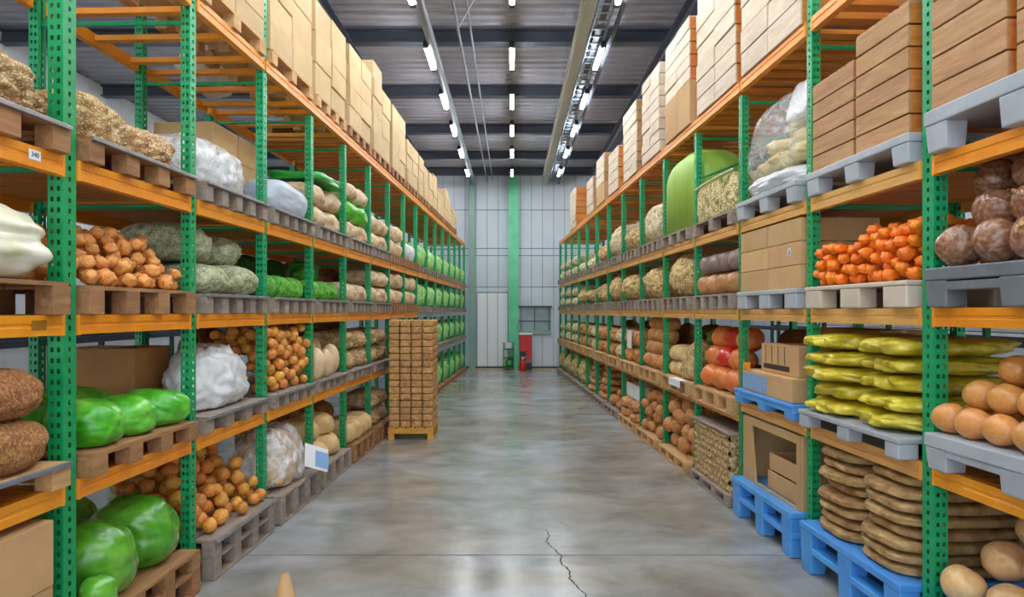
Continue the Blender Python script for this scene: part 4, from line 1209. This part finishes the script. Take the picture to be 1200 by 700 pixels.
child('printed_label', box_mesh('printed_label', .55, .003, .15, BLUEPRINT, 0), r, (-.24, -.3015, .02), label='blue grey patterned label')
child('orange_flap', box_mesh('orange_flap', .16, .004, .07, ORANGE, 0), r, (-.43, -.301, .2), (-.1, 0, 0), label='orange flap')
r = carton(S, f"smaller printed box on top of the labelled one, {W(S, 1, 1)}", .74, .5, .26, CARTON, u0 - .12, .27, z + .202, tape=False)
child('print_strip', box_mesh('print_strip', .52, .003, .045, DARK, 0), r, (-.05, -.2515, .035), label='dark printed strip')
for q in range(4):
    child('print_line', box_mesh('print_line', .006, .003, .16, DARK, 0), r, (-.27 + .13 * q, -.2515, .09))
carton(S, f"deep brown carton at the back, {W(S, 1, 1)}", 1.1, .4, .6, CARTONB, u0, .88, z)
z = pp(S, 1, 2, 'the six cartons', GREYP, 'pale grey', .165, v0=-.07, rail=False, lip=.04, taper=1, fw=.11)
for i, n in enumerate(('nearer', 'farther')):
    for k in range(3):
        r = carton(S, f"plain cardboard box, {['bottom', 'middle', 'top'][k]} row, {n} column{' with white ring' if (i, k) == (0, 1) else ''}, {LEV[2]} past second right upright", .62, .66, .189, CARTON, u0 - .32 + .635 * i, .30, z + k * .192, group='six plain boxes', tape=True)
        if (i, k) == (0, 1):
            bm = bmesh.new()
            for a0 in range(20):
                pass
            n_ = 24
            ro = [bm.verts.new((.042 * math.cos(2 * PI * q / n_), 0, .042 * math.sin(2 * PI * q / n_))) for q in range(n_)]
            ri = [bm.verts.new((.020 * math.cos(2 * PI * q / n_), 0, .020 * math.sin(2 * PI * q / n_))) for q in range(n_)]
            for q in range(n_):
                bm.faces.new((ro[q], ro[(q + 1) % n_], ri[(q + 1) % n_], ri[q]))
            bmesh.ops.solidify(bm, geom=bm.faces[:], thickness=.003)
            child('ring_mark', bm_mesh('ring_mark', bm, WHITE), r, (.12, -.333, .11), label='white ring')
z = pp(S, 1, 3, 'the bag of cream roots', GREYP, 'pale grey', .17, v0=-.08, rail=False, lip=.045)
put(S, 'plastic_bag', 'bag', f"flat white film bag under the cream roots, {W(S, 1, 3)}", blob('white_base_bag', 1.24, .84, .2, WHITEBAG, 3.2, .05, 1.6, crease=.1, sub=5, seed=12), u0, .33, z)
CR = [blob('cream_root', .40, .5, .19, CAULI, 2.3, .06, 1.8, lump=.16, lfreq=2.6, crease=.06, sub=4, seed=s) for s in range(4)]
for k, (f, v, zz, n) in enumerate(((-.40, .24, 0, 'lowest nearer'), (.03, .22, 0, 'lowest middle'), (.36, .22, 0, 'lowest farther'), (-.25, .32, .17, 'second layer nearer'), (.18, .3, .17, 'second layer farther'), (-.36, .40, .34, 'third layer nearer'), (.06, .40, .34, 'third layer farther'), (-.28, .46, .50, 'topmost'))):
    put(S, 'cream_root', 'vegetable', f"cream coloured knobbly root, {n}, {W(S, 1, 3)}", CR[k % 4], u0 + f, v, z + .195 + zz, rz=k * .7, group='cream roots in the bag')
r = put(S, 'plastic_bag', 'bag', f"clear film draped over cream roots with a white patch, {W(S, 1, 3)}", None, u0, .36, z + .19)
child('film', blob('clear_bag', 1.28, .96, .74, FILM, 3.0, .04, 1.3, crease=.05, sub=5, seed=9, taper=.30), r)
child('white_patch', blob('white_patch', .4, .08, .34, WHITEBAG, 4, .06, 1.6, crease=.08, sub=4, seed=3), r, (.28, -.26, .40), (-.25, 0, 0), label='white sheet folded inside')
# past the third upright
b = 2; u0 = 2.5 * BR
z = lp(S, b, 0, 'the woven baskets', PAL_GREY, .12, 4, v0=-.1)
@cached
def wicker(sx, sy, sz, nx, nz):
    bm = bmesh.new()
    def wall(P, w, n):
        R = 6
        cols, rows = n * R, nz * R
        g = [[bm.verts.new(P(w * (i / cols - .5), sz * j / rows, .022 * max(0, math.sin(PI * (i / R + .5 * ((j // R) % 2)))  ** 2 * math.sin(PI * j / R) ** 2))) for i in range(cols + 1)] for j in range(rows + 1)]
        for j in range(rows):
            for i in range(cols):
                bm.faces.new((g[j][i], g[j][i + 1], g[j + 1][i + 1], g[j + 1][i]))
    wall(lambda a, z, d: (a, -sy / 2 - d, z), sx, nx)
    wall(lambda a, z, d: (-a, sy / 2 + d, z), sx, nx)
    ny = max(3, int(nx * sy / sx))
    wall(lambda a, z, d: (sx / 2 + d, a, z), sy, ny)
    wall(lambda a, z, d: (-sx / 2 - d, -a, z), sy, ny)
    f = [bm.verts.new(p) for p in ((-sx / 2, -sy / 2, sz), (sx / 2, -sy / 2, sz), (sx / 2, sy / 2, sz), (-sx / 2, sy / 2, sz))]
    bm.faces.new(f)
    bmesh.ops.remove_doubles(bm, verts=bm.verts, dist=1e-4)
    return bm_mesh('woven_body', bm, WICKER, True)
r = put(S, 'woven_basket', 'basket', f"large woven basket block with a rim, {W(S, b, 0)}", None, u0, .20, z)
child('woven_body', wicker(1.14, .5, .60, 12, 8), r)
bm = bmesh.new(); add_box(bm, -.6, .6, -.28, .28, .60, .625, .008); child('rim', bm_mesh('rim', bm, PAL_GREY), r, label='grey wooden rim')
r = put(S, 'woven_basket', 'basket', f"smaller woven basket behind the large one, {W(S, b, 0)}", None, u0 - .14, .78, z)
child('woven_body', wicker(.8, .5, .68, 9, 9), r)
put(S, 'mesh_sack', 'sack', f"brown sack beside the smaller basket, {W(S, b, 0)}", blob('mesh_sack', .4, .45, .66, BROWNMESH, 2.5, .05, 1.4, sub=4, seed=3), u0 + .48, .78, z)
z = TOPS['right'][1] - .17
def lp1(b, what, m=PAL_LIGHT):
    """first-shelf pallet of the far right bays: it sits on the low beam"""
    zz = .941
    wood_pallet(S, b, 1, b * BR + .09, (b + 1) * BR - .09, -.07, 1.1, zz, .175, m, what, 4, b > 4)
    return zz + .178
z = lp1(2, 'red and orange squashes')
SQO = [ball('squash', ORSQUASH, 1.25, .95, .9, .05, 1.2, s + 70, 4, egg=.05) for s in range(3)]
SQR = [ball('squash', TOMATO, 1.15, .95, .9, .04, 1.2, s + 75, 4) for s in range(2)]
rowsq = [(0, -.36, 'O'), (0, .02, 'O'), (0, .40, 'O'), (1, -.30, 'O'), (1, .08, 'R'), (1, .44, 'O'), (2, -.34, 'O'), (2, .05, 'R'), (2, .42, 'O')]
for k, (l, f, cch) in enumerate(rowsq):
    put(S, 'squash', 'vegetable', f"{'red' if cch == 'R' else 'orange'} oblong squash, {['bottom', 'middle', 'top'][l]} row, {ORD[2 - (k % 3)] if False else ['nearest', 'middle', 'farthest'][k % 3]}, {W(S, 2, 1)}", (SQR if cch == 'R' else SQO)[k % 2], u0 + f, .12 + l * .07, z + .135 + l * .222, scale=.148, rz=.1 * (k % 3 - 1), group='squashes on first shelf')
for k, f in enumerate((-.36, .02, .40)):
    put(S, 'squash', 'vegetable', f"dark red squash behind the front ones, {['nearest', 'middle', 'farthest'][k]}, {W(S, 2, 1)}", SQR[k % 2], u0 + f, .62, z + .135, scale=.148, group='squashes behind')
z = lp(S, 2, 2, 'purple and brown rolls', PAL_GREY, .165, 5)
RP = [blob('roll', .31, .62, .24, ROLLPURP, 2.8, .03, 1.4, crease=.03, sub=4, seed=s) for s in range(2)]
RB = [blob('roll', .31, .62, .25, ROLLBR, 2.8, .03, 1.4, crease=.03, sub=4, seed=s) for s in range(2)]
for i in range(4):
    for k, ms, tone in ((0, RB, 'orange brown'), (1, RP, 'purple grey')):
        put(S, 'wrapped_roll', 'sack', f"{tone} wrapped roll, {ORD[i]} in the {['lower', 'upper'][k]} row, {W(S, 2, 2)}", ms[i % 2], 2 * BR + .25 + .312 * i, .26 + .03 * k, z + .245 * k, group=f'{tone} rolls')
z = lp(S, 2, 3, 'the netted green crate', PAL_GREY, .15, 3)
r = put(S, 'netted_crate', 'crate', f"straw netted crate with green leaves showing, {W(S, 2, 3)}", None, u0, .2, z)
NG = mat('net_with_green', ['2F5A1C', '9A8A50', 'DCCB90', 'F0E6BC'], 34, .8, .7, kind='net', pos=[.12, .34, .5, .8], var=0)
child('netted_body', blob('netted_body', 1.24, .5, .42, NG, 9, .02, 1.6, lump=.03, sub=5, seed=2), r)
bm = bmesh.new(); tube(bm, [(-.60, -.235, .412), (-.3, -.24, .418), (.3, -.24, .418), (.60, -.235, .412)], .012, 8); child('rim', bm_mesh('rim', bm, CRATEP, True), r, label='pale rim rope')
put(S, 'mesh_sack', 'sack', f"brown sack in the shade behind the netted crate, {W(S, 2, 3)}", blob('mesh_sack', .35, .5, .7, BROWNMESH, 2.5, .05, 1.4, sub=4, seed=9), 2 * BR + .28, .8, z)
# past the fourth upright
b = 3; u0 = 3.5 * BR
z = lp(S, 3, 3, 'the lime bale', PAL_GREY, .15, 4)
bm = bmesh.new()
L_, H_, D_ = 1.27, 1.02, .62
def rr(x0, x1, z0, z1, r, n=8):
    out = [(x0, z0), (x1, z0)]
    for cx, a0 in ((x1 - r, 0), (x0 + r, PI / 2)):
        out += [(cx + r * math.cos(a0 + PI / 2 * q / n), z1 - r + r * math.sin(a0 + PI / 2 * q / n)) for q in range(n + 1)]
    return out
pr = rr(-D_ / 2, D_ / 2, 0, H_, .2)
rings = []
for i in range(13):
    x = -L_ / 2 + L_ * i / 12
    k = 1 - .05 * abs(i / 6 - 1) ** 6
    rings.append([bm.verts.new((x, p[0] * k, p[1] * (1 - .12 * abs(i / 6 - 1) ** 4))) for p in pr])
for A, B in zip(rings, rings[1:]):
    for q in range(len(pr)):
        bm.faces.new((A[q], A[(q + 1) % len(pr)], B[(q + 1) % len(pr)], B[q]))
bm.faces.new(rings[0][::-1]); bm.faces.new(rings[-1])
bmesh.ops.recalc_face_normals(bm, faces=bm.faces)
put(S, 'lime_bale', 'bale', f"tall smooth lime green wrapped bale with rounded top, {W(S, 3, 3)}", bm_mesh('lime_bale', bm, LIME, True), u0 - .02, .31, z)
STR = [blob('straw_sack', 1.1, .9, .62, STRAW, 2.1, .06, 1.4, lump=.08, lfreq=3, sub=5, seed=s) for s in range(3)]
STW = [blob('pale_straw_sack', 1.15, .9, .62, STRAWW, 2.3, .06, 1.4, lump=.06, lfreq=3, sub=4, seed=s) for s in range(3)]
for b in range(3, 10):
    z = lp(S, b, 2, 'the straw net', PAL_GREY, .165, 5)
    put(S, 'straw_sack', 'sack', f"big round straw coloured net sack, {W(S, b, 2)}", STR[b % 3], (b + .5) * BR, .36, z, rz=.3 * (b % 3), scale=(1, 1, [.98, .85, .82, .9, .72, .6, .7][b - 3]))
for b in range(4, 8):
    z = lp(S, b, 3, 'the straw heap', PAL_GREY, .15, 5)
    put(S, 'straw_sack', 'sack', f"pale straw coloured net sack, {W(S, b, 3)}", (STW if b in (4, 6) else STR)[b % 3], (b + .5) * BR, .36, z, scale=(1.05, .95, [1.05, .8, 1.05, .7][b - 4]))
    if b == 4:
        put(S, 'potato_net', 'sack', f"golden brown sack on top of the straw one, {W(S, b, 3)}", blob('potato_net', .7, .5, .3, NETBEIGE, 2.3, .05, 1.4, sub=4, seed=4), (b + .42) * BR, .62, z + .62)
WGN = [blob('white_green_bag', .62, .75, .285, CABPALE if False else STRAWW, 2.8, .05, 1.5, lump=.07, sub=3, seed=s) for s in range(3)]
for b in range(8, NR):
    z = lp(S, b, 3, 'pale net bags', PAL_GREY, .13, 4)
    sackset(S, b, 3, WGN, 'net_bag', 'bag', 'pale net bag', T2 if b > 9 else TWO, z, f'pale net bags {b}', .36)
for b in range(10, NR):
    z = lp(S, b, 2, 'pale net bags', PAL_GREY, .13, 4)
    sackset(S, b, 2, WGN, 'net_bag', 'bag', 'pale net bag', T2, z, f'pale net bags lower {b}', .36)
# first shelf, far bays
z = lp1(3, 'the pale mesh cone')
put(S, 'mesh_cone', 'sack', f"beige mesh sack leaning like a cone, {W(S, 3, 1)}", blob('mesh_cone', .62, .5, .52, STRAW, 2.3, .04, 1.5, lump=.05, sub=5, seed=5, taper=.5), u0 - .28, .22, z)
GL = blob('leafy_bag', .9, .5, .24, GREENBAG, 2.3, .08, 2, lump=.12, crease=.1, sub=4, seed=6)
put(S, 'leafy_bag', 'bag', f"leafy green bag on top of yellow sacks, {W(S, 3, 1)}", GL, u0 - .05, .62, z + .42)
YB_ = [blob('yellow_bag', .34, .46, .22, PALESACK, 2.4, .05, 1.5, sub=4, seed=s) for s in range(3)]
for k, (f, zz, n) in enumerate(((.22, 0, 'lower nearer'), (.50, 0, 'lower farther'), (.22, .2, 'upper nearer'), (.50, .2, 'upper farther'))):
    put(S, 'yellow_bag', 'sack', f"yellow brown sack beside the mesh cone, {n}, {W(S, 3, 1)}", YB_[k % 3], u0 + f, .26, z + zz, group='yellow brown sacks')
for k, f in enumerate((-.3, .3)):
    put(S, 'yellow_bag', 'sack', f"dark sack under the leafy bag, {['nearer', 'farther'][k]}, {W(S, 3, 1)}", blob('dark_sack', .56, .42, .42, BROWNMESH, 2.6, .05, 1.5, sub=4, seed=k), u0 + f, .72, z, group='dark sacks')
tg = free('paper_label', 'label', 'white paper label lying on the pallet edge under the mesh cone', S.P(3 * BR + .55, -.05, z + .001)[:], S.rz)
child('sheet', box_mesh('sheet', .5, .1, .004, WHITE, 0), tg); child('folded_edge', box_mesh('folded_edge', .5, .004, .09, WHITE, 0), tg, (0, -.052, -.086))
z = lp1(4, 'round brown roots')
LR = [ball('brown_root', BROWNLOAF, 1.2, .95, .9, .06, 1.5, s + 80) for s in range(3)]
for l in range(4):
    for i in range(2 + 1):
        put(S, 'brown_root', 'vegetable', f"large golden brown root, {ORD[l]} row from bottom, {['nearest', 'middle', 'farthest'][i]}, {W(S, 4, 1)}", LR[(l + i) % 3], 4 * BR + .3 + i * .41, .12 + .03 * l, z + .125 + l * .19, scale=.135 if l else .14, rz=.1 * i, group='golden brown roots')
def brownblocks(b, l, z, meshes, what, group, label=False):
    sackset(S, b, l, meshes, 'brown_sack', 'sack', what, T2, z, group, .34)
    if label:
        tg = free('paper_label', 'label', f"white paper label on the brown sacks, {W(S, b, l)}", S.P((b + .45) * BR, -.035, z + .25)[:], S.rz)
        child('sheet', box_mesh('sheet2', .34, .004, .3, WHITE, 0), tg)
BRS = [blob('brown_sack', .62, .72, .285, BROWNLOAF, 3.2, .05, 1.6, lump=.12, lfreq=3.2, sub=4, seed=s) for s in range(3)]
for b in range(5, 10):
    z = lp1(b, 'brown sacks')
    brownblocks(b, 1, z, (BRS if b % 2 else [WGN[0], BRS[1]]), 'brown and pale mesh sack', f'brown sacks {b}', b == 5)
for b in range(10, NR):
    z = lp1(b, 'straw bags')
    sackset(S, b, 1, WGN, 'net_bag', 'bag', 'pale net bag', T2, z, f'pale net bags low {b}', .36)
# floor level, far bays
for b, rr_ in ((3, .125), (4, .1)):
    z = lp(S, b, 0, 'brown potatoes', PAL_LIGHT, .13, 4, v0=-.1)
    heap(S, 'brown_potato', 'vegetable', f"{'big' if b == 3 else 'medium'} brown potato in the pile, {W(S, b, 0)}", f'brown potatoes {b}', POTB, rr_, b * BR + .1, (b + 1) * BR - .08, -.08, .68, z, .74 if b == 3 else .72, .10, .02, 170, seed=b + 9, var=.12)
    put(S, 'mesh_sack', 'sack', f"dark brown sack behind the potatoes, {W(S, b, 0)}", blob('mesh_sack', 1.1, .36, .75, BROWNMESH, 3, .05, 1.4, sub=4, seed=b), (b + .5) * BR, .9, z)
z = lp(S, 5, 0, 'flat loaves and white boxes', PAL_LIGHT, .13, 4, v0=-.1)
sackset(S, 5, 0, [blob('flat_loaf', .62, .7, .18, BROWNLOAF, 3, .05, 1.5, crease=.05, sub=4, seed=s) for s in range(2)], 'flat_loaf', 'sack', 'flat brown sack', ((.27, 0, 'lower nearer'), (.73, 0, 'lower farther'), (.27, .17, 'upper nearer'), (.73, .17, 'upper farther')), z, 'flat sacks')
for i in range(2):
    carton(S, f"white box on the flat brown sacks, {['nearer', 'farther'][i]}, {W(S, 5, 0)}",   .5, .5, .24, WHITE, (5.3 + .4 * i) * BR, .3, z + .345, tape=False, group='white boxes')
z = lp(S, 6, 0, 'the potato cone', PAL_GREY, .13, 4, v0=-.1)
heap(S, 'brown_potato', 'vegetable', f"golden potato in the cone shaped pile, {W(S, 6, 0)}", 'golden potatoes in a cone', POTB, .1, 6 * BR + .1, 7 * BR - .08, -.08, .9, z, .74, .45, .5, 130, seed=15, var=.12)
FL = [blob('stacked_sack', .9, .8, .15, BROWNLOAF, 3, .04, 1.5, crease=.05, sub=3, seed=s) for s in range(3)]
for b in (7, 8):
    z = lp(S, b, 0, 'stacked brown sacks', PAL_GREY, .13, 4, v0=-.1)
    for k in range(5):
        put(S, 'stacked_sack', 'sack', f"brown sack in a tapering stack, {ORD[k]} from bottom, {W(S, b, 0)}", FL[k % 3], (b + .5) * BR, .36 + .02 * k, z + k * .146, scale=(1.3 - .07 * k, 1 - .03 * k, 1), group=f'tapering stack {b}')
for b in range(9, NR):
    z = lp(S, b, 0, 'straw sacks', PAL_GREY, .13, 4, v0=-.1)
    put(S, 'straw_sack', 'sack', f"round straw net sack, {W(S, b, 0)}", STR[b % 3], (b + .5) * BR, .36, z, scale=(1, 1, 1.1))

# crates on the right top shelf
z4 = TOPS['right'][4]
def stack4(b, n, f0, L, D, h, m, me, what, zt, v, grp, low=None, wrap=False):
    zz = z4 + .006
    k = 0
    cols = n
    for i in range(cols):
        zz = z4 + .006
        k = 0
        while zz + h * .6 < zt:
            hh = low if (low and k == 0) else h
            lab = f"{what}, {ORD[k]} from bottom{', ' + ['nearer', 'farther'][i] + ' column' if cols > 1 else ''}, {W(S, b, 4)}"
            u = (b + f0) * BR + i * (L + .006)
            if low and k == 0:
                carton(S, lab.replace(what, 'big brown carton'), L, D, hh - .004, CARTON, u, v, zz, group=grp, tape=True)
            else:
                crate(S, lab, L, D, hh - .002, u + rnd.uniform(-.004, .004), v + rnd.uniform(-.008, .008), zz, group=grp, m=m, me=me, lid=zz + hh + h * .6 >= zt)
            zz += hh
            k += 1
stack4(1, 2, .27, .62, .8, .225, CRATEP, CRATEO, 'pale long crate', 5.6, .36, 'crates past second upright')
stack4(2, 2, .24, .60, .8, .2, CRATEP, CRATEO, 'pale crate', 5.75, .36, 'crates past third upright')
stack4(3, 2, .26, .55, .8, .155, CRATEP, CRATEO, 'pale thin crate', 5.72, .36, 'crates past fourth upright', low=.55)
stack4(4, 2, .24, .52, .8, .16, CRATEP, CRATEP, 'wrapped pale crate', 5.62, .36, 'crates past fifth upright')
stack4(5, 2, .25, .52, .8, .17, CRATEP, CRATE, 'pale grey crate', 5.55, .36, 'crates past sixth upright')
stack4(6, 1, .45, .95, .8, .2, CRATEP, CRATEO, 'pale wide crate', 5.22, .36, 'crates past seventh upright')
stack4(7, 1, .45, .95, .8, .2, CRATEP, CRATE, 'pale wide crate', 5.25, .36, 'crates past eighth upright', low=.4)
stack4(8, 1, .45, .9, .8, .2, CRATEP, CRATE, 'pale wide crate', 5.1, .36, 'crates past ninth upright')
stack4(10, 2, .35, .6, .9, .18, CRATEP, CRATEO, 'orange ended crate', 5.4, .42, 'crates past eleventh upright')

# darker goods standing at the back of the shelves, seen between the front loads
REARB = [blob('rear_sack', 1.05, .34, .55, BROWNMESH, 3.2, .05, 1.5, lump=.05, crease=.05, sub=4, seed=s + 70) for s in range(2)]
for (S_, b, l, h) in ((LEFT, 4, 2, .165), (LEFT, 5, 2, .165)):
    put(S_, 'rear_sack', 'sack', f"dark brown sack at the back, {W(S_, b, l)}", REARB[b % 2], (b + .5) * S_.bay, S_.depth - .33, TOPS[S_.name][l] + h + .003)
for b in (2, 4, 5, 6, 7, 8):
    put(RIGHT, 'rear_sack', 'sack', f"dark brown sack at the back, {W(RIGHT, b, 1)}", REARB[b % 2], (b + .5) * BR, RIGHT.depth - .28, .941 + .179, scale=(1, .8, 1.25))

# ------------------------------------------------------------------ light, camera, view
w = bpy.data.worlds.new('World'); scene.world = w; w.use_nodes = True
bg = w.node_tree.nodes['Background']; bg.inputs[0].default_value = (.86, .93, 1, 1); bg.inputs[1].default_value = 2.4  # even world light through the open rear, added as fill from the front

cam = bpy.data.cameras.new('camera'); co = link(bpy.data.objects.new('camera', cam))
co.location = (0, 0, 2.0); co.rotation_euler = (PI / 2, 0, 0)
cam.sensor_width = 36; cam.lens = 796 / 1200 * 36; cam.shift_y = 15 / 1200; cam.clip_start = .05; cam.clip_end = 100
scene.camera = co
vs = scene.view_settings
vs.view_transform = 'Standard'; vs.look = 'None'; vs.gamma = 1; vs.use_curve_mapping = False; vs.exposure = 0.0
scene.cycles.use_denoising = True
scene.cycles.max_bounces = 8; scene.cycles.diffuse_bounces = 4; scene.cycles.transparent_max_bounces = 12
scene.cycles.sample_clamp_indirect = 6
